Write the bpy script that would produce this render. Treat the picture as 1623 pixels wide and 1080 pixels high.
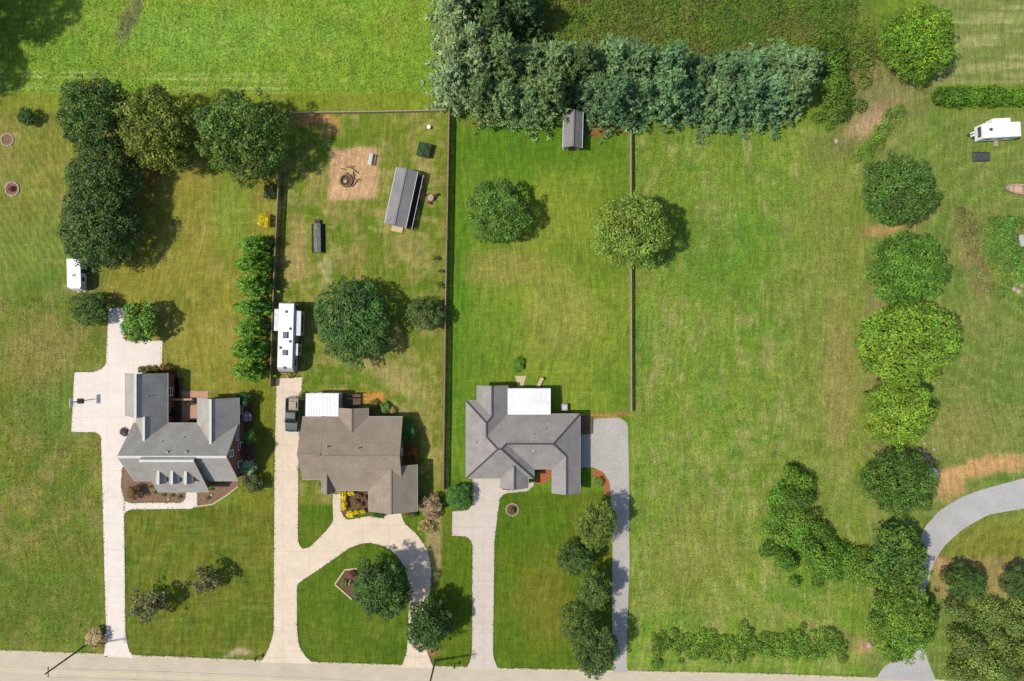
import bpy, bmesh, math, random
import numpy as np
from mathutils import Vector, Matrix

R = math.radians
scn = bpy.context.scene
for o in list(bpy.data.objects):
    bpy.data.objects.remove(o)
COL = scn.collection

# ------------------------------------------------------------------ camera, sky, sun, exposure
CAM_H = 108.0                       # drone height in metres; 10 px of the photo = 1 m on the ground
cd = bpy.data.cameras.new('camera')
cam = bpy.data.objects.new('camera', cd)
COL.objects.link(cam)
cam.location = (0, 0, CAM_H)
cam.rotation_euler = (0, 0, 0)
cd.sensor_fit = 'HORIZONTAL'
cd.sensor_width = 36
cd.lens = 36 * CAM_H / 162.3
cd.clip_end = 6000
scn.camera = cam

SUN_EL, SHADOW_AZ = R(55), R(9)     # shadows fall to the right and slightly up
w = bpy.data.worlds.new('World')
scn.world = w
w.use_nodes = True
nt = w.node_tree
sky = nt.nodes.new('ShaderNodeTexSky')
sky.sky_type = 'NISHITA'
sky.sun_disc = False
sky.sun_elevation = SUN_EL
sky.sun_rotation = math.atan2(-math.cos(SHADOW_AZ), -math.sin(SHADOW_AZ))
bg = nt.nodes['Background']
bg.inputs['Strength'].default_value = 0.135
nt.links.new(sky.outputs[0], bg.inputs[0])

sd = bpy.data.lights.new('sun', 'SUN')
sd.energy = 4.05
sd.angle = R(2.2)
sd.color = (1.0, 0.94, 0.84)
sun = bpy.data.objects.new('sun', sd)
COL.objects.link(sun)
ld = Vector((math.cos(SHADOW_AZ) * math.cos(SUN_EL), math.sin(SHADOW_AZ) * math.cos(SUN_EL), -math.sin(SUN_EL)))
sun.rotation_euler = ld.to_track_quat('-Z', 'Y').to_euler()
sun.location = (-60, 0, 90)
scn.view_settings.view_transform = 'Standard'
scn.view_settings.look = 'None'
scn.view_settings.exposure = 0.55
scn.view_settings.gamma = 1
scn.view_settings.use_curve_mapping = False

KEXP = 1.95                         # picture value of a sunlit flat surface per unit albedo


def lin(c):
    c = np.asarray(c, float) / 255.0
    return np.where(c <= 0.04045, c / 12.92, ((c + 0.055) / 1.055) ** 2.4)


def A(r, g, b, k=1.0):
    """albedo of a surface that shows (r,g,b) in full sun"""
    return tuple(float(v) for v in lin((r, g, b)) / KEXP * k)


def P(px, py, h=0.0):
    """photo pixel seen at height h -> world point"""
    f = (CAM_H - h) / CAM_H / 10.0
    return Vector(((px - 811.5) * f, (540.0 - py) * f, h))


# ------------------------------------------------------------------ materials
MATS = {}


def mat(name, c1, c2=None, scale=3.0, rough=0.85, bump=0.0, metal=0.0, detail=4, stretch=None, big=0.0, spec=0.3, bigscale=.35):
    if name in MATS:
        return MATS[name]
    m = bpy.data.materials.new(name)
    m.use_nodes = True
    MATS[name] = m
    nt = m.node_tree
    b = nt.nodes['Principled BSDF']
    b.inputs['Roughness'].default_value = rough
    b.inputs['Metallic'].default_value = metal
    b.inputs['Specular IOR Level'].default_value = spec
    if c2 is None:
        c2 = tuple(v * 0.8 for v in c1)
    geo = nt.nodes.new('ShaderNodeNewGeometry')
    src = geo.outputs['Position']
    if stretch:
        mp = nt.nodes.new('ShaderNodeMapping')
        mp.inputs['Scale'].default_value = stretch
        nt.links.new(src, mp.inputs['Vector'])
        src = mp.outputs[0]
    nz = nt.nodes.new('ShaderNodeTexNoise')
    nz.inputs['Scale'].default_value = scale
    nz.inputs['Detail'].default_value = detail
    nt.links.new(src, nz.inputs['Vector'])
    rp = nt.nodes.new('ShaderNodeValToRGB')
    rp.color_ramp.elements[0].position = 0.3
    rp.color_ramp.elements[1].position = 0.7
    rp.color_ramp.elements[0].color = (*c2, 1)
    rp.color_ramp.elements[1].color = (*c1, 1)
    nt.links.new(nz.outputs['Fac'], rp.inputs[0])
    out = rp.outputs[0]
    if big:
        n2 = nt.nodes.new('ShaderNodeTexNoise')
        n2.inputs['Scale'].default_value = bigscale
        n2.inputs['Detail'].default_value = 5
        nt.links.new(geo.outputs['Position'], n2.inputs['Vector'])
        mr = nt.nodes.new('ShaderNodeMapRange')
        mr.inputs['From Min'].default_value = 0.3
        mr.inputs['From Max'].default_value = 0.7
        mr.inputs['To Min'].default_value = 1 - big
        mr.inputs['To Max'].default_value = 1 + big * 0.6
        nt.links.new(n2.outputs['Fac'], mr.inputs['Value'])
        mx = nt.nodes.new('ShaderNodeVectorMath')
        mx.operation = 'SCALE'
        nt.links.new(out, mx.inputs[0])
        nt.links.new(mr.outputs[0], mx.inputs['Scale'])
        out = mx.outputs[0]
    nt.links.new(out, b.inputs['Base Color'])
    if bump:
        bp = nt.nodes.new('ShaderNodeBump')
        bp.inputs['Strength'].default_value = bump
        bp.inputs['Distance'].default_value = 0.05
        nt.links.new(nz.outputs['Fac'], bp.inputs['Height'])
        nt.links.new(bp.outputs[0], b.inputs['Normal'])
    return m


def shingle(name, c):
    m = mat(name, tuple(v * 1.13 for v in c), tuple(v * 0.8 for v in c), scale=5.5, rough=0.92, bump=0.3, big=0.15, spec=0.15, bigscale=.55)
    nt = m.node_tree
    b = nt.nodes['Principled BSDF']
    lnk = b.inputs['Base Color'].links[0].from_socket
    geo = nt.nodes.new('ShaderNodeNewGeometry')
    sep = nt.nodes.new('ShaderNodeSeparateXYZ')
    nt.links.new(geo.outputs['Position'], sep.inputs[0])
    mt = nt.nodes.new('ShaderNodeMath')
    mt.operation = 'MULTIPLY'
    mt.inputs[1].default_value = 1 / 0.11
    nt.links.new(sep.outputs['Z'], mt.inputs[0])
    fr = nt.nodes.new('ShaderNodeMath')
    fr.operation = 'FRACT'
    nt.links.new(mt.outputs[0], fr.inputs[0])
    mr = nt.nodes.new('ShaderNodeMapRange')
    mr.inputs['From Min'].default_value = 0.0
    mr.inputs['From Max'].default_value = 0.3
    mr.inputs['To Min'].default_value = 0.8
    mr.inputs['To Max'].default_value = 1.03
    nt.links.new(fr.outputs[0], mr.inputs['Value'])
    # darker line along the foot of each shingle course
    sc = nt.nodes.new('ShaderNodeVectorMath')
    sc.operation = 'SCALE'
    nt.links.new(lnk, sc.inputs[0])
    nt.links.new(mr.outputs[0], sc.inputs['Scale'])
    nt.links.new(sc.outputs[0], b.inputs['Base Color'])
    return m


def ground_mat():
    m = bpy.data.materials.new('lawn_and_field')
    m.use_nodes = True
    nt = m.node_tree
    b = nt.nodes['Principled BSDF']
    b.inputs['Roughness'].default_value = 0.95
    b.inputs['Specular IOR Level'].default_value = 0.1
    at = nt.nodes.new('ShaderNodeAttribute')
    at.attribute_name = 'Col'
    geo = nt.nodes.new('ShaderNodeNewGeometry')
    cur = at.outputs['Color']
    hs = []
    for sc, lo, hi, det in ((1.0, 0.86, 1.14, 6), (4.0, 0.76, 1.24, 5), (12, 0.8, 1.2, 2)):
        n = nt.nodes.new('ShaderNodeTexNoise')
        n.inputs['Scale'].default_value = sc
        n.inputs['Detail'].default_value = det
        nt.links.new(geo.outputs['Position'], n.inputs['Vector'])
        mr = nt.nodes.new('ShaderNodeMapRange')
        mr.inputs['From Min'].default_value = 0.3
        mr.inputs['From Max'].default_value = 0.7
        mr.inputs['To Min'].default_value = lo
        mr.inputs['To Max'].default_value = hi
        nt.links.new(n.outputs['Fac'], mr.inputs['Value'])
        s = nt.nodes.new('ShaderNodeVectorMath')
        s.operation = 'SCALE'
        nt.links.new(cur, s.inputs[0])
        nt.links.new(mr.outputs[0], s.inputs['Scale'])
        cur = s.outputs[0]
        hs.append(n.outputs['Fac'])
    # mowing and wind streaks: noise drawn out along slowly turning directions
    wn = nt.nodes.new('ShaderNodeTexNoise')
    wn.inputs['Scale'].default_value = 0.045
    wn.inputs['Detail'].default_value = 1
    nt.links.new(geo.outputs['Position'], wn.inputs['Vector'])
    wm = nt.nodes.new('ShaderNodeVectorMath')
    wm.operation = 'MULTIPLY_ADD'
    wm.inputs[1].default_value = (7, 3, 0)
    nt.links.new(wn.outputs['Color'], wm.inputs[0])
    nt.links.new(geo.outputs['Position'], wm.inputs[2])
    for scl, lo, hi in (((1.9, .17, 1), 0.84, 1.16), ((4.6, .5, 1), 0.86, 1.15), ((.3, 2.4, 1), 0.92, 1.08)):
        mp = nt.nodes.new('ShaderNodeMapping')
        mp.inputs['Scale'].default_value = scl
        nt.links.new(wm.outputs[0], mp.inputs['Vector'])
        n = nt.nodes.new('ShaderNodeTexNoise')
        n.inputs['Scale'].default_value = 1.0
        n.inputs['Detail'].default_value = 3
        nt.links.new(mp.outputs[0], n.inputs['Vector'])
        mr = nt.nodes.new('ShaderNodeMapRange')
        mr.inputs['From Min'].default_value = 0.32
        mr.inputs['From Max'].default_value = 0.68
        mr.inputs['To Min'].default_value = lo
        mr.inputs['To Max'].default_value = hi
        nt.links.new(n.outputs['Fac'], mr.inputs['Value'])
        sv = nt.nodes.new('ShaderNodeVectorMath')
        sv.operation = 'SCALE'
        nt.links.new(cur, sv.inputs[0])
        nt.links.new(mr.outputs[0], sv.inputs['Scale'])
        cur = sv.outputs[0]
    nt.links.new(cur, b.inputs['Base Color'])
    bp = nt.nodes.new('ShaderNodeBump')
    bp.inputs['Strength'].default_value = 0.5
    bp.inputs['Distance'].default_value = 0.12
    nt.links.new(hs[1], bp.inputs['Height'])
    nt.links.new(bp.outputs[0], b.inputs['Normal'])
    return m


def leaf_mat():
    m = bpy.data.materials.new('foliage')
    m.use_nodes = True
    nt = m.node_tree
    b = nt.nodes['Principled BSDF']
    out = nt.nodes['Material Output']
    b.inputs['Roughness'].default_value = 0.55
    b.inputs['Specular IOR Level'].default_value = 0.25
    at = nt.nodes.new('ShaderNodeAttribute')
    at.attribute_name = 'Col'
    oi = nt.nodes.new('ShaderNodeObjectInfo')
    mx = nt.nodes.new('ShaderNodeVectorMath')
    mx.operation = 'MULTIPLY'
    nt.links.new(at.outputs['Color'], mx.inputs[0])
    nt.links.new(oi.outputs['Color'], mx.inputs[1])
    nt.links.new(mx.outputs[0], b.inputs['Base Color'])
    tr = nt.nodes.new('ShaderNodeBsdfTranslucent')
    nt.links.new(mx.outputs[0], tr.inputs['Color'])
    ms = nt.nodes.new('ShaderNodeMixShader')
    ms.inputs[0].default_value = 0.28
    nt.links.new(b.outputs[0], ms.inputs[1])
    nt.links.new(tr.outputs[0], ms.inputs[2])
    nt.links.new(ms.outputs[0], out.inputs['Surface'])
    return m


def glass_mat():
    m = mat('window_glass', (0.03, 0.04, 0.05), (0.02, 0.03, 0.04), rough=0.08, spec=0.8)
    return m


M_GROUND = ground_mat()
M_LEAF = leaf_mat()
M_GLASS = glass_mat()
M_CONC1 = mat('pale_concrete', A(250, 237, 224), A(242, 228, 212), 1.2, 0.9, 0.1, big=0.05)
M_CONC2 = mat('warm_concrete', A(244, 224, 198), A(234, 213, 185), 1.2, 0.9, 0.1, big=0.07)
M_CONC3 = mat('grey_concrete', A(226, 212, 196), A(216, 202, 186), 1.2, 0.9, 0.1, big=0.06)
M_JOINT = mat('joint_soil', A(170, 158, 134), None, 4, 0.95)
M_ROAD = mat('worn_asphalt', A(220, 206, 180), A(202, 189, 164), 2.5, 0.92, 0.1, stretch=(0.25, 3, 1), big=0.08)
M_LINE = mat('faded_line_paint', A(238, 224, 180), A(212, 200, 160), 4, 0.8)
M_GRAVEL = mat('pale_gravel', A(212, 206, 196), A(168, 162, 152), 7, 0.95, 0.5, big=0.1)
M_GRAVELB = mat('grey_gravel', A(206, 203, 198), A(176, 174, 168), 6, 0.95, 0.4, big=0.1)
M_SHING1 = shingle('grey_shingles', A(182, 177, 167))
M_SHING2 = shingle('brown_shingles', A(166, 150, 130))
M_SHING3 = shingle('slate_shingles', A(166, 159, 152))
M_SHINGS = shingle('weathered_shingles', A(152, 149, 146))
M_CAP1 = mat('pale_ridge_cap', A(236, 233, 226), A(212, 208, 200), 4, 0.85)
M_CAP2 = mat('brown_ridge_cap', A(162, 148, 130), A(140, 128, 112), 4, 0.9)
M_CAP3 = mat('dark_ridge_cap', A(92, 88, 92), A(76, 72, 76), 4, 0.9)
M_BRICK = mat('red_brick', A(165, 112, 88), A(128, 82, 64), 9, 0.9, 0.2)
M_BRICKT = mat('tan_brick', A(178, 150, 122), A(150, 122, 98), 9, 0.9, 0.2)
M_SIDING = mat('pale_siding', A(205, 200, 190), A(188, 184, 174), 3, 0.8)
M_WHITE = mat('white_paint', (0.78, 0.77, 0.74), (0.7, 0.69, 0.66), 2, 0.5)
M_WMETAL = mat('white_metal', (0.6, 0.595, 0.58), (0.5, 0.495, 0.48), 1.2, 0.4, big=.1)
M_ALU = mat('grey_metal', (0.4, 0.41, 0.42), (0.32, 0.33, 0.34), 3, 0.4)
M_BLACK = mat('black_rubber', (0.02, 0.02, 0.02), (0.014, 0.014, 0.014), 4, 0.8)
M_DARKPAINT = mat('dark_green_paint', (0.022, 0.032, 0.03), (0.016, 0.022, 0.022), 2, 0.25, spec=0.6)
M_WOOD = mat('weathered_fence_wood', A(172, 152, 116), A(128, 110, 80), 5, 0.9, 0.2)
M_WOODP = mat('pale_fence_wood', A(190, 176, 140), A(150, 138, 104), 5, 0.9, 0.2)
M_WOODD = mat('dark_wood', A(96, 74, 54), A(70, 54, 40), 5, 0.9, 0.2)
M_DECK = mat('brown_deck', A(130, 104, 84), A(104, 82, 66), 4, 0.9)
M_BARK = mat('bark', (0.09, 0.065, 0.045), (0.05, 0.038, 0.028), 6, 0.95, 0.3)
M_MULCH = mat('mulch', A(166, 132, 104), A(112, 84, 64), 5, 0.95, 0.5)
M_MULCHD = mat('dark_mulch', A(132, 104, 72), A(84, 64, 44), 5, 0.95, 0.5)
M_MULCHO = mat('orange_mulch', A(196, 120, 72), A(150, 88, 50), 5, 0.95, 0.5)
M_PATIO = mat('pink_patio_brick', A(214, 170, 140), A(190, 144, 116), 4, 0.9)
M_STONE = mat('pale_stone', A(206, 190, 164), A(160, 146, 124), 4, 0.9, 0.3)
M_TAN = mat('tan_stone', A(226, 206, 160), A(206, 186, 142), 3, 0.9)
M_GTARP = mat('green_tarp', A(84, 118, 66), A(66, 96, 54), 3, 0.7)
M_DTARP = mat('dark_tarp', (0.045, 0.05, 0.042), (0.03, 0.034, 0.028), 4, 0.7)
M_GREYTARP = mat('grey_tarp', A(186, 188, 178), A(140, 144, 130), 3, 0.7)
M_PINK = mat('faded_pink_hull', A(226, 186, 168), A(206, 166, 150), 2, 0.5)
M_RED = mat('red_fabric', A(150, 50, 44), A(120, 40, 36), 3, 0.8)
M_ASH = mat('ash_and_logs', A(156, 126, 102), A(112, 88, 70), 6, 0.95)
M_POLE = mat('creosote_pole', (0.12, 0.095, 0.075), (0.08, 0.065, 0.05), 5, 0.9)
M_WIRE = mat('dark_wire', (0.03, 0.03, 0.03), None, 2, 0.6)
M_PATIOROOF = mat('weathered_white_roof', (0.56, 0.56, 0.55), (0.47, 0.47, 0.45), 1.4, 0.5, big=.12)
M_TRIM = mat('grey_trim', A(176, 172, 164), A(158, 154, 146), 3, 0.7)
M_ACU = mat('dark_plastic', (.1, .1, .11), (.07, .07, .08), 3, .6)
M_GALV = mat('galvanised', (0.35, 0.36, 0.36), (0.28, 0.29, 0.29), 3, 0.45)


# ------------------------------------------------------------------ object helpers
def tag(o, label=None, cat=None, group=None, kind=None):
    if label:
        o['label'] = label
    if cat:
        o['category'] = cat
    if group:
        o['group'] = group
    if kind:
        o['kind'] = kind
    return o


def link(o, parent=None):
    COL.objects.link(o)
    if parent is not None:
        o.parent = parent
    return o


def thing(name, label, cat, loc=(0, 0, 0), rz=0.0, group=None):
    o = bpy.data.objects.new(name, None)
    o.empty_display_size = 0.3
    link(o)
    o.location = loc
    o.rotation_euler = (0, 0, rz)
    return tag(o, label, cat, group)


def obj(name, bm, m, parent=None, smooth=False):
    me = bpy.data.meshes.new(name)
    bmesh.ops.recalc_face_normals(bm, faces=bm.faces)
    if smooth:
        for f in bm.faces:
            f.smooth = True
    bm.to_mesh(me)
    bm.free()
    me.materials.append(m)
    return link(bpy.data.objects.new(name, me), parent)


def NB():
    return bmesh.new()


def box(bm, x0, x1, y0, y1, z0, z1, mx=None, bevel=0.0):
    r = bmesh.ops.create_cube(bm, size=1.0)
    vs = r['verts']
    for v in vs:
        v.co = Vector((x0 + (v.co.x + .5) * (x1 - x0), y0 + (v.co.y + .5) * (y1 - y0), z0 + (v.co.z + .5) * (z1 - z0)))
    if bevel:
        es = list({e for v in vs for e in v.link_edges})
        g = bmesh.ops.bevel(bm, geom=es, offset=bevel, segments=3, affect='EDGES', profile=0.5)
        vs = g['verts'] if not mx else list({v for f in g['faces'] for v in f.verts} | {v for v in vs if v.is_valid})
    if mx:
        for v in vs:
            v.co = mx @ v.co
    return vs


def bar(bm, a, b, wd, ht, up=Vector((0, 0, 1))):
    """rectangular bar from a to b"""
    a, b = Vector(a), Vector(b)
    d = (b - a).normalized()
    s = d.cross(up)
    if s.length < 1e-4:
        s = Vector((1, 0, 0))
    s.normalize()
    u = s.cross(d)
    vs = []
    for p in (a, b):
        for i, j in ((-1, -1), (1, -1), (1, 1), (-1, 1)):
            vs.append(bm.verts.new(p + s * wd / 2 * i + u * ht / 2 * j))
    for q in ((0, 1, 2, 3), (7, 6, 5, 4), (0, 4, 5, 1), (1, 5, 6, 2), (2, 6, 7, 3), (3, 7, 4, 0)):
        bm.faces.new([vs[k] for k in q])


def tube(bm, pts, rads, n=7):
    rings = []
    pts = [Vector(p) for p in pts]
    for i, p in enumerate(pts):
        d = (pts[min(i + 1, len(pts) - 1)] - pts[max(i - 1, 0)]).normalized()
        s = d.cross(Vector((0.13, 0.97, 0.2))).normalized()
        u = d.cross(s)
        rings.append([bm.verts.new(p + (s * math.cos(2 * math.pi * k / n) + u * math.sin(2 * math.pi * k / n)) * rads[i]) for k in range(n)])
    for i in range(len(rings) - 1):
        for k in range(n):
            bm.faces.new((rings[i][k], rings[i][(k + 1) % n], rings[i + 1][(k + 1) % n], rings[i + 1][k]))
    bm.faces.new(rings[0][::-1])
    bm.faces.new(rings[-1])


def cyl(bm, c, r, h, n=16, r2=None):
    tube(bm, [Vector(c), Vector(c) + Vector((0, 0, h))], [r, r if r2 is None else r2], n)


def poly_prism(bm, pts, z0, z1):
    n = len(pts)
    lo = [bm.verts.new((p[0], p[1], z0)) for p in pts]
    hi = [bm.verts.new((p[0], p[1], z1)) for p in pts]
    bm.faces.new(hi)
    bm.faces.new(lo[::-1])
    for i in range(n):
        bm.faces.new((lo[i], lo[(i + 1) % n], hi[(i + 1) % n], hi[i]))


def fillet(pts, rads, seg=5):
    """pixel polygon with rounded corners; rads: one number or a list"""
    out = []
    n = len(pts)
    for i in range(n):
        r = rads[i] if isinstance(rads, (list, tuple)) else rads
        p = Vector(pts[i]).to_2d() if len(pts[i]) > 2 else Vector(pts[i])
        a = Vector(pts[i - 1])
        b = Vector(pts[(i + 1) % n])
        if r <= 0:
            out.append(p)
            continue
        da, db = (a - p), (b - p)
        la, lb = da.length, db.length
        r_ = min(r, la * 0.45, lb * 0.45)
        s, e = p + da / la * r_, p + db / lb * r_
        for k in range(seg + 1):
            t = k / seg
            out.append(s * (1 - t) ** 2 + p * 2 * t * (1 - t) + e * t * t)
    return out


def px_poly(pts, rads=0, h=0.0, seg=5):
    q = fillet([tuple(p) for p in pts], rads, seg) if rads else [Vector(p) for p in pts]
    return [P(p[0], p[1], h) for p in q]


# ------------------------------------------------------------------ numpy noise
def _hash(ix, iy, s):
    n = (ix * 374761393 + iy * 668265263 + s * 1442695041) & 0x7fffffff
    n = ((n ^ (n >> 13)) * 1274126177) & 0x7fffffff
    return ((n ^ (n >> 16)) & 0xffff) / 65535.0


def vnoise(x, y, s=0):
    ix, iy = np.floor(x).astype(np.int64), np.floor(y).astype(np.int64)
    fx, fy = x - ix, y - iy
    fx, fy = fx * fx * (3 - 2 * fx), fy * fy * (3 - 2 * fy)
    a, b = _hash(ix, iy, s), _hash(ix + 1, iy, s)
    c, d = _hash(ix, iy + 1, s), _hash(ix + 1, iy + 1, s)
    return (a * (1 - fx) + b * fx) * (1 - fy) + (c * (1 - fx) + d * fx) * fy


def fbm(x, y, s=0, o=4):
    t, a, n = 0.0, 0.5, 0.0
    for k in range(o):
        t = t + a * vnoise(x * 2 ** k, y * 2 ** k, s + k * 17)
        n += a
        a *= 0.55
    return t / n


def sst(a, b, x):
    t = np.clip((x - a) / (b - a), 0, 1)
    return t * t * (3 - 2 * t)


def ground_colour(px, py):
    """natural colour of grass, soil and dry patches at photo position"""
    wx = px + (fbm(px / 22, py / 22, 5) - .5) * 22
    wy = py + (fbm(px / 22, py / 22, 9) - .5) * 22
    c = np.zeros(px.shape + (3,))
    g = lambda r, gg, b: np.array(A(r, gg, b))

    def mix(m, col, k=1.0):
        nonlocal c
        m = (m * k)[..., None]
        c = c * (1 - m) + np.asarray(col) * m

    def rect(x0, x1, y0, y1, f=6, X=None, Y=None):
        X = px if X is None else X
        Y = py if Y is None else Y
        return sst(x0 - f, x0 + f, X) * (1 - sst(x1 - f, x1 + f, X)) * sst(y0 - f, y0 + f, Y) * (1 - sst(y1 - f, y1 + f, Y))

    def ell(cx, cy, rx, ry, soft=0.5, ang=0.0):
        ca, sa = math.cos(R(ang)), math.sin(R(ang))
        dx, dy = wx - cx, wy - cy
        u, v = (dx * ca + dy * sa) / rx, (-dx * sa + dy * ca) / ry
        return 1 - sst(1 - soft, 1 + soft, np.sqrt(u * u + v * v))

    n1 = fbm(px / 70, py / 70, 1)
    n2 = fbm(px / 18, py / 18, 2)
    n3 = fbm(px / 6, py / 6, 3, 3)
    patch = sst(.45, .7, fbm(px / 40, py / 40, 21))
    patch2 = sst(.48, .68, fbm(px / 26, py / 26, 31))
    c[:] = g(118, 140, 46)
    # west lawn
    m = rect(-3000, 178, 150, 3000, 5)
    mix(m, g(122, 130, 48)); mix(m * patch, g(98, 128, 42), .6); mix(m * patch2, g(160, 146, 84), .5)
    mix(ell(60, 400, 90, 60) * m, g(98, 130, 48), .6); mix(ell(85, 640, 60, 60) * m, g(96, 128, 44), .7)
    mix(ell(60, 560, 55, 60) * m, g(154, 140, 78), .6); mix(ell(60, 960, 110, 70) * m, g(96, 122, 38), .5)
    # mown diagonals in the north-west lawn
    m2 = rect(-200, 150, 150, 430, 14)
    dl = 0.5 + 0.5 * np.sin((px * 0.83 - py * 0.56 + 8 * n1) / 1.7)
    mix(m2 * dl, g(168, 158, 82), .42)
    # yard behind the brick house
    m = rect(172, 436, 150, 640, 6)
    mix(m, g(140, 138, 50)); mix(m * patch, g(120, 132, 42), .6); mix(m * patch2, g(164, 150, 78), .5)
    mix(m * vnoise(px / 3.2, py / 40, 40), g(160, 150, 74), .3)
    mix(ell(365, 340, 30, 60) * m, g(120, 150, 50), .6)
    # front lawn of the brick house
    m = rect(185, 436, 800, 1050, 5)
    mix(m, g(104, 116, 32)); mix(m * patch, g(122, 120, 44), .5); mix(m * patch2, g(84, 112, 26), .6)
    chk = vnoise(px / 2.4, py / 26, 50) * .5 + vnoise(px / 26, py / 2.4, 51) * .5
    mix(m * sst(.45, .75, chk), g(140, 142, 66), .45)
    m = rect(380, 436, 600, 810, 5); mix(m, g(122, 128, 40))
    # middle lot
    m = rect(436, 708, 176, 810, 3)
    mix(m, g(120, 134, 44)); mix(m * patch, g(98, 128, 34), .7); mix(m * patch2, g(166, 150, 86), .55)
    mix(m * sst(.55, .72, fbm(px / 12, py / 12, 303)), g(182, 164, 104), .5); mix(ell(600, 480, 110, 30) * m, g(104, 130, 34), .4); mix(ell(630, 600, 60, 18, .6, 30), g(184, 164, 106), .6)
    mix(ell(470, 390, 14, 50), g(188, 160, 106), .6); mix(ell(515, 430, 8, 24), g(206, 190, 140), .5)
    mix(ell(660, 400, 50, 22, .6, 25), g(176, 156, 96), .4); mix(ell(695, 560, 8, 200) * m, g(130, 130, 54), .5)
    m = rect(436, 720, 800, 1062, 4)
    mix(m, g(92, 118, 28)); mix(m * patch, g(110, 122, 40), .6); mix(m * patch2, g(76, 108, 22), .6)
    mix(ell(690, 860, 16, 60), g(176, 152, 104), .75)
    # third lot: fenced back lawn and front lawn
    m = rect(710, 1000, 170, 790, 2)
    mix(m, g(102, 136, 36)); mix(m * ell(890, 470, 100, 190, .6), g(142, 152, 52), .8)
    mix(m * patch, g(80, 128, 24), .45); mix(ell(800, 425, 70, 28) * m, g(168, 146, 84), .5); mix(ell(890, 500, 50, 60) * m, g(166, 154, 84), .45)
    mix(ell(725, 450, 14, 250) * m, g(72, 128, 18), .6); mix(m * vnoise(px / 5, py / 60, 60), g(150, 156, 62), .25)
    mix(ell(840, 235, 130, 40) * m, g(78, 122, 20), .6)
    m = rect(700, 976, 780, 1066, 4)
    mix(m, g(94, 118, 26)); mix(m * patch, g(118, 122, 38), .5); mix(ell(830, 830, 60, 40), g(78, 116, 22), .5)
    mix(ell(870, 960, 40, 60) * m, g(128, 120, 44), .5)
    # big field
    m = rect(1001, 1380, 200, 1068, 3)
    mix(m, g(124, 150, 50)); mix(m * patch, g(104, 144, 48), .6); mix(m * patch2, g(152, 158, 80), .4)
    mix(m * sst(.4, .8, vnoise(px / 3.5, py / 50, 70)), g(150, 158, 74), .35)
    mix(m * sst(.56, .74, fbm(px / 13, py / 30, 301)), g(176, 168, 104), .5); mix(m * sst(.6, .75, fbm(px / 30, py / 14, 302)), g(92, 134, 44), .5); mix(ell(1310, 500, 60, 330, .5) * m, g(136, 144, 66), .6); mix(ell(1330, 600, 26, 120), g(168, 148, 92), .5)
    mix(ell(1110, 880, 70, 90) * m, g(140, 142, 62), .5); mix(ell(1150, 400, 90, 80) * m, g(96, 138, 40), .5)
    arc = np.hypot((px - 1330) * .8, py - 840)
    mix(m * sst(.5, .95, np.sin(arc / 6 + 3 * n1) * .5 + .5) * np.exp(-((arc - 150) / 60) ** 2) * (1 - sst(1270, 1330, px)), g(168, 168, 90), .35)
    # right hand yards
    m = rect(1372, 4000, 176, 1080, 10)
    mix(m, g(118, 138, 58)); mix(m * patch, g(100, 132, 52), .6); mix(m * patch2, g(150, 146, 80), .5)
    rr = np.sqrt((px - 1640) ** 2 + (py - 440) ** 2)
    mix(m * sst(.5, .9, np.sin(rr / 4) * .5 + .5), g(146, 158, 84), .3)
    mix(ell(1395, 560, 26, 160), g(158, 138, 92), .55); mix(ell(1530, 690, 80, 40), g(160, 146, 84), .4)
    m = rect(1475, 4000, -3000, 132, 8)
    mix(m, g(128, 140, 70)); mix(m * sst(.35, .7, vnoise(px / 60, py / 6, 80)), g(164, 164, 104), .75)
    m = ell(1590, 870, 90, 50) * rect(1480, 4000, 800, 940, 4)
    mix(m, g(134, 136, 52)); mix(m * sst(.4, .8, np.sin(np.hypot(px - 1600, py - 900) / 3.2) * .5 + .5), g(110, 116, 44), .5)
    mix(rect(1476, 1640, 885, 948, 8), g(170, 146, 96), .7)
    # scrub and meadow to the north
    m = rect(690, 1400, -3000, 175, 12, wx, wy)
    mix(m, g(112, 134, 46)); mix(m * patch, g(92, 124, 40), .8); mix(m * patch2, g(132, 124, 62), .4)
    mix(ell(1330, 120, 40, 90), g(96, 126, 34), .7); mix(ell(1375, 150, 60, 70, .5), g(146, 134, 84), .7)
    mix(rect(522, 600, 236, 318, 4, px + (wx - px) * .6, py + (wy - py) * .6), g(206, 166, 124), .95); mix(ell(1380, 192, 56, 14, .5, -40), g(190, 160, 120), .85); mix(ell(1430, 150, 60, 30), g(136, 130, 84), .6)
    mix(ell(1340, 235, 60, 20), g(130, 134, 70), .6)
    m = rect(-3000, 700, -3000, 148, 5, wx, wy)
    mix(m, g(134, 166, 50)); mix(m * patch, g(116, 158, 52), .6); mix(m * patch2, g(156, 172, 66), .5)
    mix(ell(340, 60, 130, 40) * m, g(138, 182, 74), .4)
    mix(ell(205, 30, 13, 46, .5, 20), g(118, 116, 74), .85)
    for yy, k in ((114, .55), (122, .7), (135, .7), (141, .5)):
        yl = yy + px * 0.012 + 2.5 * (n1 - .5)
        mix(np.exp(-((py - yl) / 1.5) ** 2) * (1 - sst(440, 490, px)) * sst(.3, .55, vnoise(px / 26, py / 90, 90)), g(196, 210, 120), k)
    m = rect(-3000, 705, 148, 177, 4); mix(m, g(128, 144, 42)); mix(m * patch, g(146, 146, 60), .5)
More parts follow.
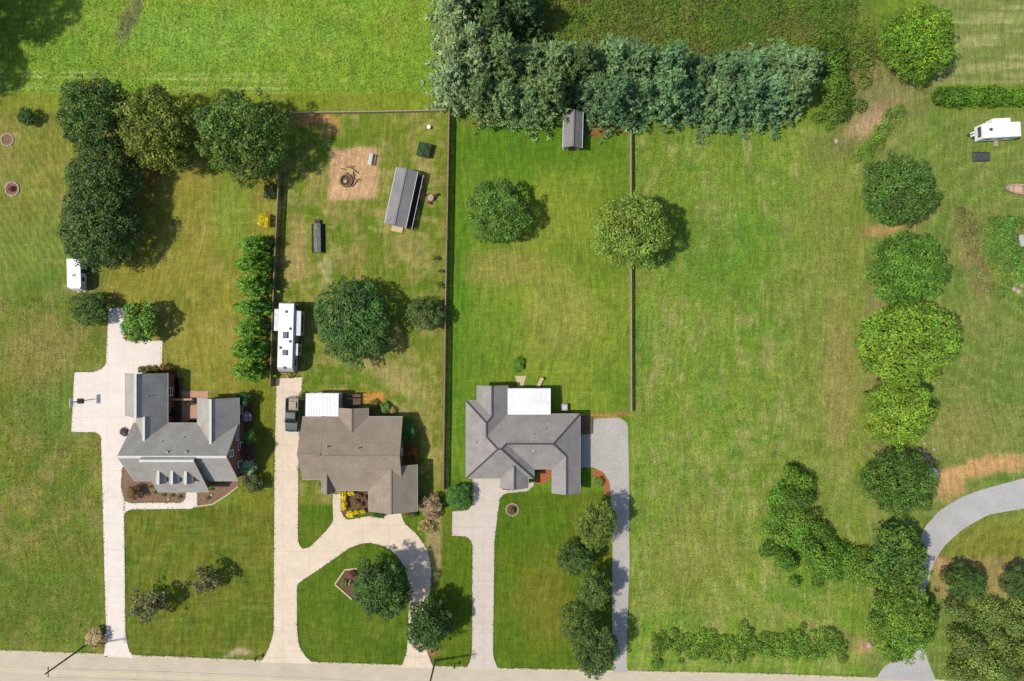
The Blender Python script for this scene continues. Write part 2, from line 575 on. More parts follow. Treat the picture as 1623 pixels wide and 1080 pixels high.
    # bare earth
    for e, col, k in (((502, 190, 30, 9, .5), (206, 152, 96), .9),
                      ((520, 210, 20, 10, .6), (200, 160, 100), .6), ((240, 255, 20, 40, .6), (150, 110, 60), .6),
                      ((592, 632, 20, 9, .5), (210, 148, 74), .9), ((632, 362, 16, 7, .5), (206, 160, 112), .9),
                      ((678, 1036, 14, 10, .5), (190, 130, 96), .8), ((1555, 742, 80, 12, .5, -12), (214, 166, 110), .85),
                      ((1500, 770, 26, 24, .5), (206, 162, 110), .85), ((1490, 895, 10, 14, .5), (204, 160, 120), .7),
                      ((1380, 1024, 26, 9, .5), (196, 150, 110), .7), ((1320, 1010, 40, 14, .6), (140, 118, 86), .5),
                      ((1540, 405, 20, 60, .7, -20), (160, 140, 96), .5), ((965, 660, 40, 5, .5), (186, 130, 80), .8),
                      ((955, 205, 34, 12, .5), (150, 98, 54), .85), ((770, 195, 26, 7, .5), (150, 100, 56), .7),
                      ((378, 1036, 20, 5, .5), (200, 176, 140), .7), ((1405, 365, 40, 8, .5), (190, 150, 100), .7),
                      ((12, 222, 10, 9, .3), (206, 168, 136), .8), ((20, 300, 13, 13, .3), (176, 156, 110), .8),
                      ((425, 265, 14, 9, .5), (190, 140, 90), .7), ((122, 455, 40, 12, .6), (160, 140, 96), .4),
                      ((1445, 725, 36, 8, .5), (150, 130, 96), .5)):
        mix(ell(*e), g(*col), k)
    # turf edge strips along the fences
    for x0, y0, x1, y1 in ((712, 175, 703, 770), (446, 275, 432, 610)):
        xl = x0 + (x1 - x0) * (py - y0) / (y1 - y0)
        mix(np.exp(-((px - xl) / 4.0) ** 2) * sst(y0 - 3, y0, py) * (1 - sst(y1, y1 + 3, py)), g(120, 112, 62), .7)
    mix(np.exp(-((px - 1000) / 3.0) ** 2) * sst(200, 205, py) * (1 - sst(648, 652, py)), g(150, 140, 90), .6)
    c *= (0.88 + 0.24 * n2)[..., None]
    c *= (0.86 + 0.28 * n3)[..., None]
    c *= (0.93 + 0.14 * n1)[..., None]
    return c


# ------------------------------------------------------------------ ground, road and drives
def build_ground():
    step = 0.36
    inx = np.arange(-96, 96.01, step)
    iny = np.arange(-68, 70.01, step)
    far = np.array([104, 120, 160, 260, 500, 1000, 2200.])
    xs = np.concatenate([-far[::-1], inx, far])
    ys = np.concatenate([-far[::-1], iny, far])
    X, Y = np.meshgrid(xs, ys)
    nx, ny = len(xs), len(ys)
    V = np.stack([X.ravel(), Y.ravel(), np.zeros(X.size)], 1)
    i, j = np.meshgrid(np.arange(nx - 1), np.arange(ny - 1))
    a = (j * nx + i).ravel()
    F = np.stack([a, a + 1, a + nx + 1, a + nx], 1)
    me = mesh_np('ground', V, F)
    col = ground_colour(X.ravel() * 10 + 811.5, 540 - Y.ravel() * 10)
    attr(me, col)
    me.materials.append(M_GROUND)
    tag(link(bpy.data.objects.new('ground', me)), kind='structure')


def mesh_np(name, V, F):
    me = bpy.data.meshes.new(name)
    k = F.shape[1]
    me.vertices.add(len(V))
    me.vertices.foreach_set('co', V.astype(np.float32).ravel())
    me.loops.add(F.size)
    me.loops.foreach_set('vertex_index', F.astype(np.int32).ravel())
    me.polygons.add(len(F))
    me.polygons.foreach_set('loop_start', np.arange(0, F.size, k, dtype=np.int32))
    me.update(calc_edges=True)
    me.validate()
    return me


def attr(me, col):
    at = me.color_attributes.new('Col', 'FLOAT_COLOR', 'POINT')
    c4 = np.ones((len(col), 4), np.float32)
    c4[:, :3] = col
    at.data.foreach_set('color', c4.ravel())


build_ground()


PAVED = []


def slabs(name, pts, m, rads, cell=4.2, top=0.05, ang=0.0, off=(0, 0)):
    """a drive poured as separate slabs with open joints"""
    pl = px_poly(pts, rads)
    PAVED.append(pl)
    bm = NB()
    poly_prism(bm, pl, -0.05, 0.02)
    base = tag(obj(name, bm, M_JOINT), kind='structure')
    bm = NB()
    bm.faces.new([bm.verts.new((p.x, p.y, 0)) for p in pl])
    xs, ys = [p.x for p in pl], [p.y for p in pl]
    for ax, lo, hi, o in ((0, min(xs), max(xs), off[0]), (1, min(ys), max(ys), off[1])):
        k = math.ceil((lo - o) / cell)
        while k * cell + o < hi:
            co, no = [0, 0, 0], [0, 0, 0]
            co[ax], no[ax] = k * cell + o, 1
            bmesh.ops.bisect_plane(bm, geom=bm.verts[:] + bm.edges[:] + bm.faces[:], plane_co=co, plane_no=no, dist=1e-5)
            k += 1
    r = bmesh.ops.inset_individual(bm, faces=bm.faces[:], thickness=0.007, use_even_offset=True)
    bmesh.ops.delete(bm, geom=r['faces'], context='FACES')
    rnd = random.Random(3)
    for f in list(bm.faces):
        if f.calc_area() < 0.08:
            continue
        q = NB()
        poly_prism(q, [v.co for v in f.verts], 0.0, top + rnd.uniform(-.004, .004))
        obj('slab', q, m, base)
    bm.free()
    return base


# street along the south edge
RT = [(-1600, 985), (-500, 1014), (0, 1030), (210, 1038), (420, 1046.5), (800, 1059), (1200, 1067), (1623, 1082), (2400, 1110), (3600, 1152)]
ROADW = 64


def road_strip(bm, o0, o1, z0, z1, x0=None, x1=None):
    pts = RT if x0 is None else [(x0, np.interp(x0, [p[0] for p in RT], [p[1] for p in RT]))] + [p for p in RT if x0 < p[0] < x1] + [(x1, np.interp(x1, [p[0] for p in RT], [p[1] for p in RT]))]
    up = [P(x, y + o0) for x, y in pts]
    dn = [P(x, y + o1) for x, y in pts]
    poly_prism(bm, up + dn[::-1], z0, z1)


bm = NB(); road_strip(bm, 0, ROADW, -0.05, 0.02)
road = tag(obj('road', bm, M_ROAD), kind='structure')
for o0, o1, nm in ((1.6, 2.6, 'edge_line'), (30.4, 31.6, 'centre_line'), (33.2, 34.4, 'centre_line'), (ROADW - 2.8, ROADW - 1.8, 'edge_line')):
    bm = NB(); road_strip(bm, o0, o1, 0.015, 0.025); obj(nm, bm, M_LINE, road)

slabs('driveway', [(165, 1041), (168, 1000), (163, 800), (160, 690), (150, 685.5), (113, 685), (118, 590), (152, 590), (168, 580), (172, 488),
                   (197, 488), (199, 540), (258, 540), (257, 581), (240, 586), (216, 596), (216, 658), (226, 662), (226, 735), (194, 741), (192, 772), (197, 792), (197, 812),
                   (199, 1000), (203, 1026), (212, 1043)],
      M_CONC1, [2, 0, 0, 10, 0, 0, 0, 10, 8, 0, 0, 0, 0, 0, 0, 0, 0, 0, 0, 0, 6, 0, 0, 0, 6, 0], off=(-59.9, 0.4))
slabs('driveway', [(414, 1050), (424, 1032), (434, 1004), (435, 760), (438, 600), (480, 598), (476, 650), (473, 740), (472.5, 860), (480, 871),
                   (493, 866), (520, 838), (528, 826), (527, 783), (540, 783), (541, 812), (549, 824), (585, 818), (609, 822), (609, 811), (635, 811),
                   (640, 828), (662, 848), (678, 872), (684, 900), (683, 936), (673, 960), (671, 1000), (676, 1030), (687, 1059), (637, 1058), (645, 1030), (647, 1000), (648, 955),
                   (648, 922), (640, 896), (625, 876), (605, 864), (580, 860), (555, 868), (520, 893), (471, 926), (471, 1000), (474, 1024), (484, 1040), (497, 1052)],
      M_CONC2, [0, 4, 10, 0, 0, 0, 0, 0, 8, 8, 8, 8, 4, 0, 0, 5, 5, 0, 0, 0, 0, 6, 8, 8, 8, 8, 8, 0, 6, 0, 0, 6, 0, 0, 8, 8, 8, 8, 8, 8, 10, 6, 10, 6, 6, 0], off=(-36.3, 0.2))
slabs('driveway', [(740, 1060.5), (748, 1038), (748.7, 860), (740, 850.5), (716, 849.5), (717, 810), (742, 809), (748.5, 800), (749, 758), (795, 758), (797, 776), (812, 777), (832, 774),
                   (838, 766), (847, 764), (846, 770), (836, 779), (802, 782), (793, 788), (789, 815), (783.7, 860), (781.6, 1040), (790, 1062)],
      M_CONC3, [0, 6, 8, 6, 0, 0, 6, 6, 0, 0, 0, 0, 4, 0, 0, 4, 4, 4, 6, 0, 0, 6, 0], off=(-4.5, -0.2))

bm = NB(); poly_prism(bm, px_poly([(941, 664), (982, 662), (995, 671), (997, 760), (997, 840), (998, 890), (994, 1000), (993, 1050), (995, 1066), (971, 1066), (973, 1040), (970, 981), (971, 852),
                                   (968, 780), (959, 757), (944, 742), (938, 741), (920, 741), (920, 690), (940, 688)], [4, 8, 10, 4, 4, 4, 4, 4, 0, 0, 4, 4, 4, 6, 8, 4, 0, 0, 0, 0]), -0.05, 0.03)
tag(obj('gravel_drive', bm, M_GRAVEL), kind='structure')
bm = NB(); poly_prism(bm, px_poly([(1388, 1076), (1400, 1058), (1424, 1042), (1432, 1000), (1450, 930), (1464, 890), (1458, 858), (1464, 838), (1488, 810), (1520, 790), (1553, 777), (1623, 758), (1700, 742),
                                   (1700, 786), (1623, 806), (1566, 816), (1524, 840), (1496, 866), (1480, 892), (1464, 945), (1456, 1000), (1470, 1046), (1484, 1080)], 8), -0.05, 0.03)
tag(obj('curved_drive', bm, M_GRAVELB), kind='structure')


def bed(name, pts, m, rad=3, top=0.04, mat_edge=None):
    bm = NB(); poly_prism(bm, px_poly(pts, rad), -0.04, top)
    o = tag(obj(name, bm, m), kind='structure')
    return o


# walk and planting beds by the brick house
slabs('walkway', [(197, 794), (210, 798), (228, 797), (288, 797), (294, 790), (295, 779), (313, 779), (313, 803), (302, 807), (206, 807.5), (197, 816)], M_CONC1,
      [0, 4, 0, 4, 3, 0, 0, 0, 3, 6, 0], cell=1.8)
bed('mulch_bed', [(194, 742), (226, 737), (226, 745), (248, 760), (262, 778), (294, 779), (293, 790), (287, 796), (232, 796), (226, 796), (208, 796), (196, 791), (193, 772)], M_MULCH, 3)
bed('mulch_bed', [(314, 779), (338, 776), (346, 760), (380, 760), (377, 771), (360, 784), (336, 800), (314, 803)], M_MULCH, 3)
bed('mulch_bed', [(221, 578), (262, 580), (280, 588), (284, 610), (284, 630), (270, 640), (262, 592), (221, 592)], M_MULCHD, 3)
bed('mulch_bed', [(268, 596), (288, 600), (291, 626), (290, 668), (268, 668)], M_MULCHD, 2)
bed('patio', [(288, 620), (330, 620), (330, 672), (288, 672)], M_PATIO, 0, 0.06)
bed('mulch_bed', [(378, 630), (400, 636), (404, 700), (404, 760), (384, 768), (378, 700)], M_MULCHD, 6)
bed('mulch_bed', [(540, 778), (586, 778), (586, 812), (562, 818), (549, 820), (541, 812)], M_MULCHD, 3)
bed('mulch_bed', [(854, 744), (876, 744), (876, 752), (868, 764), (854, 768), (848, 766)], M_MULCHO, 3)
bed('mulch_bed', [(940, 742), (956, 748), (966, 764), (968, 786), (960, 786), (954, 764), (940, 756)], M_MULCHO, 4)
bed('deck_pad', [(920, 660), (939, 660), (939, 687), (920, 687)], M_DECK, 0, 0.12)
bed('mulch_bed', [(534, 925), (548, 902), (566, 902), (570, 930), (558, 950), (547, 944)], M_MULCHD, 4)


# ------------------------------------------------------------------ foliage
def leaf_mesh(name, Pn, Nn, S, asp, val, rng, along=None):
    n = len(Pn)
    Nn = Nn / np.linalg.norm(Nn, axis=1, keepdims=True)
    t = rng.normal(size=(n, 3)) if along is None else along
    t1 = t - (t * Nn).sum(1, keepdims=True) * Nn
    t1 /= np.linalg.norm(t1, axis=1, keepdims=True) + 1e-9
    t2 = np.cross(Nn, t1)
    S = S[:, None]
    V = np.empty((n, 4, 3))
    V[:, 0] = Pn + t1 * S
    V[:, 1] = Pn + t2 * S * asp
    V[:, 2] = Pn - t1 * S
    V[:, 3] = Pn - t2 * S * asp
    me = mesh_np(name, V.reshape(-1, 3), np.arange(n * 4).reshape(n, 4))
    if val.ndim == 1:
        val = np.stack([val, val, val], 1)
    attr(me, np.repeat(val, 4, 0))
    me.materials.append(M_LEAF)
    return me


def unit(rng, n):
    v = rng.normal(size=(n, 3))
    return v / np.linalg.norm(v, axis=1, keepdims=True)


def lobes_leaves(rng, C, L, n, leaf, sq=1.0):
    """leaves on the outside of a set of foliage lobes (centres C, radii L)"""
    k = rng.choice(len(C), n, p=L ** 2 / (L ** 2).sum())
    d = unit(rng, n)
    d[:, 2] = np.abs(d[:, 2]) * np.where(rng.random(n) < .8, 1, -1)
    p = C[k] + d * (L[k] * (.62 + .5 * rng.random(n) ** .7))[:, None]
    keep = np.ones(n, bool)
    for j in range(len(C)):
        keep &= (np.linalg.norm(p - C[j], axis=1) > L[j] * .7) | (k == j)
    lobe_v = rng.uniform(.62, 1.38, len(C))
    val = rng.uniform(.6, 1.45, n) * lobe_v[k]
    hue = rng.normal(.02, .07, n) + rng.normal(0, .09, len(C))[k]
    col = np.stack([val * (1 + hue), val, val * (1 - abs(hue) * .6)], 1)
    nn = d + rng.normal(0, .6, (n, 3)) + np.array([0, 0, .3])
    s = leaf * rng.uniform(.65, 1.35, n)
    return p[keep], nn[keep], s[keep], col[keep]


def crown_round(seed, n, nl, leaf, lo=-0.4, lobe=(.13, .24)):
    """boughs as mid-sized clumps, each broken into small leaf clumps"""
    rng = np.random.default_rng(seed)
    C, L = [], []
    g = (1 + 5 ** .5) / 2
    nb = max(7, nl // 6)
    ph = rng.uniform(0, 6.28, 3)
    for i in range(nb):
        z = 1 - (i + .5) / nb * (1 - lo)
        a = 2 * math.pi * i / g + rng.uniform(-.4, .4)
        r = math.sqrt(max(0, 1 - z * z))
        bl = rng.uniform(.30, .46)
        out = 1 + .09 * math.sin(2 * a + ph[0]) + .08 * math.sin(3 * a + ph[1]) + .06 * math.sin(5 * a + ph[2])
        rad = (1.0 - bl) * out * rng.uniform(.9, 1.08)
        bc = np.array((math.cos(a) * r * rad, math.sin(a) * r * rad, z * rad))
        for _ in range(nl // nb + 3):
            d = unit(rng, 1)[0]
            d[2] = abs(d[2]) * (1 if rng.random() < .75 else -1)
            l = rng.uniform(*lobe)
            C.append(bc + d * (bl - l * .5) * rng.uniform(.75, 1.08)); L.append(l)
    for _ in range(max(8, nl // 5)):
        d = unit(rng, 1)[0]
        d[2] = abs(d[2]) * .7
        d /= np.linalg.norm(d)
        C.append(d * rng.uniform(.9, 1.07)); L.append(rng.uniform(.06, .12))
    for _ in range(5):
        C.append(unit(rng, 1)[0] * .22); L.append(.26)
    C, L = np.array(C), np.array(L)
    p, nn, s, col = lobes_leaves(rng, C, L, n, leaf)
    return leaf_mesh('crown', p, nn, s, .62, col, rng)


def crown_conifer(seed, levels, nb, per, leaf, power=.8, droop=.10, spread=.5, base=.06, wild=.22, side=.10):
    """whorled boughs, each ending in plumes of needle sprays"""
    rng = np.random.default_rng(seed)
    Pn, Nn, S, V, AL = [], [], [], [], []
    for k in range(levels):
        t = (k + rng.uniform(0, .9)) / levels
        z0 = base + (1 - base) * t
        r = (1 - t) ** power * rng.uniform(.85, 1.08) + .05
        m = max(4, int(nb * (1 - .5 * t)))
        a0 = rng.uniform(0, 6.28)
        for b in range(m):
            a = a0 + 6.283 * b / m + rng.uniform(-.3, .3)
            rr = r * rng.uniform(1 - 1.6 * wild, 1 + wild)
            bv = rng.uniform(.7, 1.3)
            zb = rng.normal(0, .02)
            q = max(2, int(per * rr + 1))
            for s in range(q):
                u = (s + .7) / q
                bx, by = math.cos(a) * rr * u, math.sin(a) * rr * u
                bx += rng.normal(0, side * .6); by += rng.normal(0, side * .6)
                z = z0 + zb - droop * rr * u * u + .05 * u
                pv = bv * rng.uniform(.8, 1.2) * (.7 + .4 * u)
                for _ in range(12):
                    off = a + rng.normal(0, 1.0)
                    e = rng.uniform(-.1, .9)
                    dv = np.array((math.cos(off), math.sin(off), e))
                    sz = leaf * rng.uniform(.6, 1.25) * (.7 + .45 * u)
                    Pn.append((bx + dv[0] * sz * .9, by + dv[1] * sz * .9, z + e * sz * .35))
                    AL.append(dv)
                    Nn.append((rng.normal(0, .45), rng.normal(0, .45), 1.0))
                    S.append(sz)
                    V.append(pv * rng.uniform(.75, 1.25))
    V = np.array(V)
    return leaf_mesh('crown', np.array(Pn), np.array(Nn), np.array(S), .26, V, rng, np.array(AL))


BIG = [crown_round(10 + i, 46000, 190, .029) for i in range(4)]
MID = [crown_round(30 + i, 24000, 120, .038, lobe=(.14, .26)) for i in range(4)]
SML = [crown_round(50 + i, 6500, 50, .062, lobe=(.2, .34)) for i in range(3)]
AIRY = [crown_round(70 + i, 2300, 46, .06, lobe=(.12, .22)) for i in range(2)]
PINE = [crown_conifer(90 + i, 17, 12, 8, .068) for i in range(5)]
LEY = [crown_conifer(110 + i, 14, 11, 5, .12, power=.6, droop=.05, wild=.16) for i in range(4)]
KINDS = {'big': BIG, 'mid': MID, 'small': SML, 'airy': AIRY, 'pine': PINE, 'ley': LEY}
trnd = random.Random(77)
CNT = {}


def trunk_mesh(h, hc, Rr, rng, conifer=False):
    bm = NB()
    r0 = max(.05, min(.32, Rr * .055))
    if conifer:
        tube(bm, [(0, 0, -.1), (rng.uniform(-.1, .1), 0, h * .5), (0, 0, h * .97)], [r0 * 1.1, r0 * .7, .02], 7)
        return bm
    top = Vector((rng.uniform(-.1, .1) * Rr, rng.uniform(-.1, .1) * Rr, hc * 1.05))
    fork = top * .45
    tube(bm, [(0, 0, -.1), (fork.x * .5, fork.y * .5, fork.z * .5), fork, top], [r0 * 1.25, r0, r0 * .85, r0 * .3], 7)
    for k in range(6):
        a = 6.283 * k / 6 + rng.uniform(-.4, .4)
        e = Vector((math.cos(a) * Rr * .62, math.sin(a) * Rr * .62, hc * rng.uniform(.85, 1.15)))
        s = fork * rng.uniform(.85, 1.2)
        mid = s.lerp(e, .5) + Vector((0, 0, .08 * hc))
        tube(bm, [s, mid, e], [r0 * .5, r0 * .32, r0 * .1], 5)
    return bm


def tree(label, cx, cy, rpx, h, kind, tint, name='tree', cat='tree', group=None, ry=None, zr=None, rot=None, trunk=True):
    """crown centre and radius in photo pixels, height in metres"""
    rng = random.Random(int(cx * 7 + cy * 13))
    con = kind in ('pine', 'ley')
    if con:
        b = P(cx, cy, h * .35)
        Rr = rpx / 10 * (CAM_H - h * .35) / CAM_H
        hc = h * .4
    else:
        Rr0 = rpx / 10
        zr = zr or min(Rr0 * .9, (h - .2) * .55)
        hc = h - zr
        b = P(cx, cy, hc)
        Rr = rpx / 10 * (CAM_H - hc) / CAM_H
    t = thing(name, label, cat, (b.x, b.y, 0), 0, group)
    if trunk:
        obj('trunk', trunk_mesh(h, hc, Rr, rng, con), M_BARK, t)
    lst = KINDS[kind]
    CNT[kind] = CNT.get(kind, 0) + 1
    c = bpy.data.objects.new('crown', lst[CNT[kind] % len(lst)])
    link(c, t)
    yr = Rr if ry is None else ry / 10 * (CAM_H - hc) / CAM_H
    if con:
        c.scale = (Rr, yr, h)
        c.rotation_euler = (0, 0, rng.uniform(0, 6.28) if yr == Rr else 0)
    else:
        c.location = (0, 0, hc)
        c.scale = (Rr, yr, zr)
        c.rotation_euler = (0, 0, rng.uniform(0, 6.28) if abs(yr - Rr) < .01 else rng.choice((0, math.pi)))
    j = rng.uniform(.94, 1.06)
    c.color = (tint[0] * j, tint[1], tint[2] / j, 1)
    return t


def mass(label, lobes, n, leaf, tint, name, cat, group=None, kind=None, seed=0):
    """hedge or thicket: lobes = (px, py, radius px, height m)"""
    rng = np.random.default_rng(1000 + seed)
    C, L = [], []
    for (x, y, r, h) in lobes:
        rr = r / 10
        p = P(x, y, h * .5)
        C.append((p.x, p.y, max(h - rr, h * .3))); L.append(rr)
    C, L = np.array(C), np.array(L)
    o = C.mean(0) * np.array([1, 1, 0])
    p, nn, s, col = lobes_leaves(rng, C - o, L, n, leaf)
    ok = p[:, 2] > .03
    me = leaf_mesh('foliage', p[ok], nn[ok], s[ok], .62, col[ok], rng)
    t = thing(name, label, cat, tuple(o), 0, group)
    if kind:
        t['kind'] = kind
    f = link(bpy.data.objects.new('foliage', me), t)
    f.color = (*tint, 1)
    bm = NB()
    for (x, y, z), l in zip(C - o, L):
        if l > .25 and rng.random() < .7:
            tube(bm, [(x, y, -.05), (x + .1 * l, y - .05 * l, z * .6), (x + .2 * l, y, z + l * .5)], [.05, .04, .015], 5)
    if len(bm.verts):
        obj('stems', bm, M_BARK, t)['kind'] = 'stuff'
    else:
        bm.free()
    return t


# ------------------------------------------------------------------ houses
LINES3 = []


def roof_comp(H, x0, x1, y0, y1, he, hr, axis='x', ends='gg', ridge=None, he2=None, ov=0.35, wall=True, caps=True, gutters=True):
    """one gable or hip roof body over the eave rectangle x0..x1, y0..y1 (metres)"""
    he2 = he if he2 is None else he2
    if axis == 'x':
        T = lambda u, v, z: Vector((u, v, z))
        u0, u1, v0, v1 = x0, x1, y0, y1
    else:
        T = lambda u, v, z: Vector((v, u, z))
        u0, u1, v0, v1 = y0, y1, x0, x1
    vr = (v0 + v1) / 2 if ridge is None else ridge
    half = (v1 - v0) / 2
    i0 = half if ends[0] == 'h' else 0
    i1 = half if ends[1] == 'h' else 0
    if u0 + i0 > u1 - i1:
        mid = (u0 + u1) / 2
        i0, i1 = mid - u0, u1 - mid - .001
    a, b, c, d = T(u0, v0, he), T(u1, v0, he), T(u1, v1, he2), T(u0, v1, he2)
    r0, r1 = T(u0 + i0, vr, hr), T(u1 - i1, vr, hr)
    bm = NB()
    top = [bm.verts.new(p) for p in (a, b, c, d, r0, r1)]
    A_, B_, C_, D_, R0, R1 = top
    faces = [bm.faces.new((A_, B_, R1, R0)), bm.faces.new((C_, D_, R0, R1))]
    if ends[0] == 'h':
        faces.append(bm.faces.new((D_, A_, R0)))
    if ends[1] == 'h':
        faces.append(bm.faces.new((B_, C_, R1)))
    low = {v: bm.verts.new(v.co - Vector((0, 0, .2))) for v in top}
    bd = [e for e in bm.edges if len(e.link_faces) == 1]
    for f in faces:
        bm.faces.new([low[v] for v in reversed(f.verts[:])])
    for e in bd:
        p, q = e.verts
        bm.faces.new((p, q, low[q], low[p]))
    H['roof'].append(bm)
    if caps:
        lines = [(r0, r1)]
        if ends[0] == 'h':
            lines += [(r0, a), (r0, d)]
        if ends[1] == 'h':
            lines += [(r1, b), (r1, c)]
        for p, q in lines:
            if (p - q).length < .3:
                continue
            bm = NB(); bar(bm, p + Vector((0, 0, .02)), q + Vector((0, 0, .02)), H.get('capw', .26), .07); H['caps'].append(bm)
    if gutters:
        es = [(a, b), (d, c)]
        if ends[0] == 'h':
            es.append((a, d))
        if ends[1] == 'h':
            es.append((b, c))
        cen = (a + b + c + d) / 4
        for p, q in es:
            m = (p + q) / 2
            out = Vector((m.x - cen.x, m.y - cen.y, 0))
            dr = (q - p).normalized()
            out = (out - dr * out.dot(dr)).normalized() * .045
            bm = NB(); bar(bm, p + out - Vector((0, 0, .07)), q + out - Vector((0, 0, .07)), .11, .1); H['gut'].append(bm)
    if wall:
        s0 = (hr - he) / max(.1, vr - v0)
        s1 = (hr - he2) / max(.1, v1 - vr)
        uu0, uu1, vv0, vv1 = u0 + ov, u1 - ov, v0 + ov, v1 - ov
        z0, z1, zr = he + s0 * ov - .24, he2 + s1 * ov - .24, hr - .24
        bm = NB()
        lo = [bm.verts.new(T(*p)) for p in ((uu0, vv0, 0), (uu1, vv0, 0), (uu1, vv1, 0), (uu0, vv1, 0))]
        hi = [bm.verts.new(T(*p)) for p in ((uu0, vv0, z0), (uu1, vv0, z0), (uu1, vv1, z1), (uu0, vv1, z1))]
        ra = bm.verts.new(T(uu0 + (i0 if ends[0] == 'h' else 0), vr, zr))
        rb = bm.verts.new(T(uu1 - (i1 if ends[1] == 'h' else 0), vr, zr))
        bm.faces.new(lo[::-1])
        bm.faces.new((lo[0], lo[1], hi[1], hi[0]))
        bm.faces.new((lo[2], lo[3], hi[3], hi[2]))
        bm.faces.new((hi[0], hi[1], rb, ra))
        bm.faces.new((hi[2], hi[3], ra, rb))
        for ends_k, (l0, l1, h1, h0, rr) in ((ends[0], (lo[3], lo[0], hi[0], hi[3], ra)), (ends[1], (lo[1], lo[2], hi[2], hi[1], rb))):
            if ends_k == 'g':
                bm.faces.new((l0, l1, h1, rr, h0))
            else:
                bm.faces.new((l0, l1, h1, h0)); bm.faces.new((h0, h1, rr))
        H['walls'].append(bm)


def local(o, base):
    o.location = -base
    return o


def finish_house(H, mr, mw, mcap, mg=None):
    t = H['root']
    base = Vector(t.location)
    bm = NB()

    def joined(lst):
        j = NB()
        for b in lst:
            bmesh.ops.recalc_face_normals(b, faces=b.faces)
            me = bpy.data.meshes.new('tmp')
            b.to_mesh(me); b.free()
            j.from_mesh(me)
            bpy.data.meshes.remove(me)
        return j
    roof = local(obj('roof', joined(H['roof']), mr, t), base)
    for b in H['walls']:
        local(obj('wall', b, mw, t), base)
    for b in H['caps']:
        obj('ridge_cap', b, mcap, roof)
    for b in H['gut']:
        obj('gutter', b, mg or M_TRIM, roof)
    bm.free()
    return roof


def new_house(name, label, x, y):
    return {'root': thing(name, label, 'house', (x, y, 0)), 'roof': [], 'walls': [], 'caps': [], 'gut': []}


def window(t, x, y, z, wd, ht, face):
    """window on a wall whose outside faces +-x or +-y"""
    base = Vector(t.location)
    d = {'+x': (1, 0), '-x': (-1, 0), '+y': (0, 1), '-y': (0, -1)}[face]
    c = Vector((x, y, z)) - base
    s = Vector((-d[1], d[0], 0))
    n = Vector((d[0], d[1], 0))
    bm = NB()
    for p, q, ww in ((-1, -1, 0), (1, 1, 0)):
        bar(bm, c + s * p * wd / 2 + Vector((0, 0, -ht / 2)) + n * .03, c + s * p * wd / 2 + Vector((0, 0, ht / 2)) + n * .03, .09, .09, n)
    for p in (-1, 0, 1):
        bar(bm, c + Vector((0, 0, p * ht / 2)) - s * wd / 2 + n * .03, c + Vector((0, 0, p * ht / 2)) + s * wd / 2 + n * .03, .088, .08)
    f = obj('window', bm, M_WHITE, t)
    bm = NB()
    bar(bm, c - s * wd / 2 + n * .012, c + s * wd / 2 + n * .012, .02, ht)
    obj('pane', bm, M_GLASS, f)
    return f


def door(t, x, y, wd, ht, face, m, name='door'):
    base = Vector(t.location)
    d = {'+x': (1, 0), '-x': (-1, 0), '+y': (0, 1), '-y': (0, -1)}[face]
    c = Vector((x, y, 0.05)) - base
    s = Vector((-d[1], d[0], 0)); n = Vector((d[0], d[1], 0))
    bm = NB(); bar(bm, c + n * .02 + s * 0 + Vector((0, 0, 0)), c + n * .02 + Vector((0, 0, ht)), wd, .06, n)
    o = obj(name, bm, m, t)
    bm = NB(); bar(bm, c + n * .07 + s * wd * .4 + Vector((0, 0, 1.0)), c + n * .07 + s * wd * .4 + Vector((0, 0, 1.12)), .03, .04, n)
    obj('handle', bm, M_GALV, o)


# --- brick house with grey roof and dormers
H = new_house('brick_house', 'large brick house with steep pale grey roof and three dormers', -51, -15)
H['capw'] = .38
roof_comp(H, -58.35, -42.15, -21.6, -12.76, 3.0, 7.4, 'x')
roof_comp(H, -54.7, -46.7, -23.35, -15.5, 2.85, 8.0, 'x', ridge=-17.65, he2=5.55, ov=.5)
roof_comp(H, -59.56, -53.08, -11.6, -5.0, 3.0, 6.1, 'y')
roof_comp(H, -57.85, -53.085, -15.9, -11.5, 2.99, 5.3, 'y', ridge=-55.5)
roof_comp(H, -48.46, -42.1, -15.5, -8.8, 3.02, 5.7, 'y')
for X in (-52.8, -50.78, -48.72):
    roof_comp(H, X - .8, X + .8, -21.5, -18.6, 5.55, 6.3, 'y', wall=False, gutters=False)
    bm = NB(); box(bm, X - .62, X + .62, -21.35, -19.0, 3.9, 5.42); H['walls'].append(bm)
rf1 = finish_house(H, M_SHING1, M_BRICK, M_CAP1)
t = H['root']
for (x, y, z) in ((-52.6, -15.2, 5.2), (-49.6, -14.6, 4.6), (-55.0, -8.4, 4.6), (-44.2, -11.6, 4.4)):
    bm = NB(); cyl(bm, (x, y, z - .2), .08, .65, 10); obj('vent_pipe', bm, M_ACU, rf1)
for (x, y, z) in ((-51.2, -16.6, 6.75), (-48.4, -16.6, 6.75)):
    bm = NB(); box(bm, x - .2, x + .2, y - .2, y + .2, z - .25, z + .22); obj('box_vent', bm, M_TRIM, rf1)
for X in (-52.8, -50.78, -48.72):
    window(t, X, -21.35, 5.0, .7, .8, '-y')
for y in (-19.3, -16.5):
    window(t, -42.5, y, 1.5, 1.1, 1.5, '+x')
window(t, -42.5, -17.1, 4.8, 1.0, 1.3, '+x'); window(t, -42.45, -10.8, 1.5, 1.2, 1.4, '+x')
window(t, -53.43, -8, 1.5, 1.2, 1.4, '+x'); window(t, -44.3, -21.25, 1.5, 1.3, 1.5, '-y'); window(t, -57.0, -21.25, 1.5, 1.3, 1.5, '-y')
for X in (-53.4, -48.2):
    window(t, X, -22.85, 1.4, 1.0, 1.5, '-y')
door(t, -50.7, -22.85, 1.1, 2.1, '-y', M_WOODD)
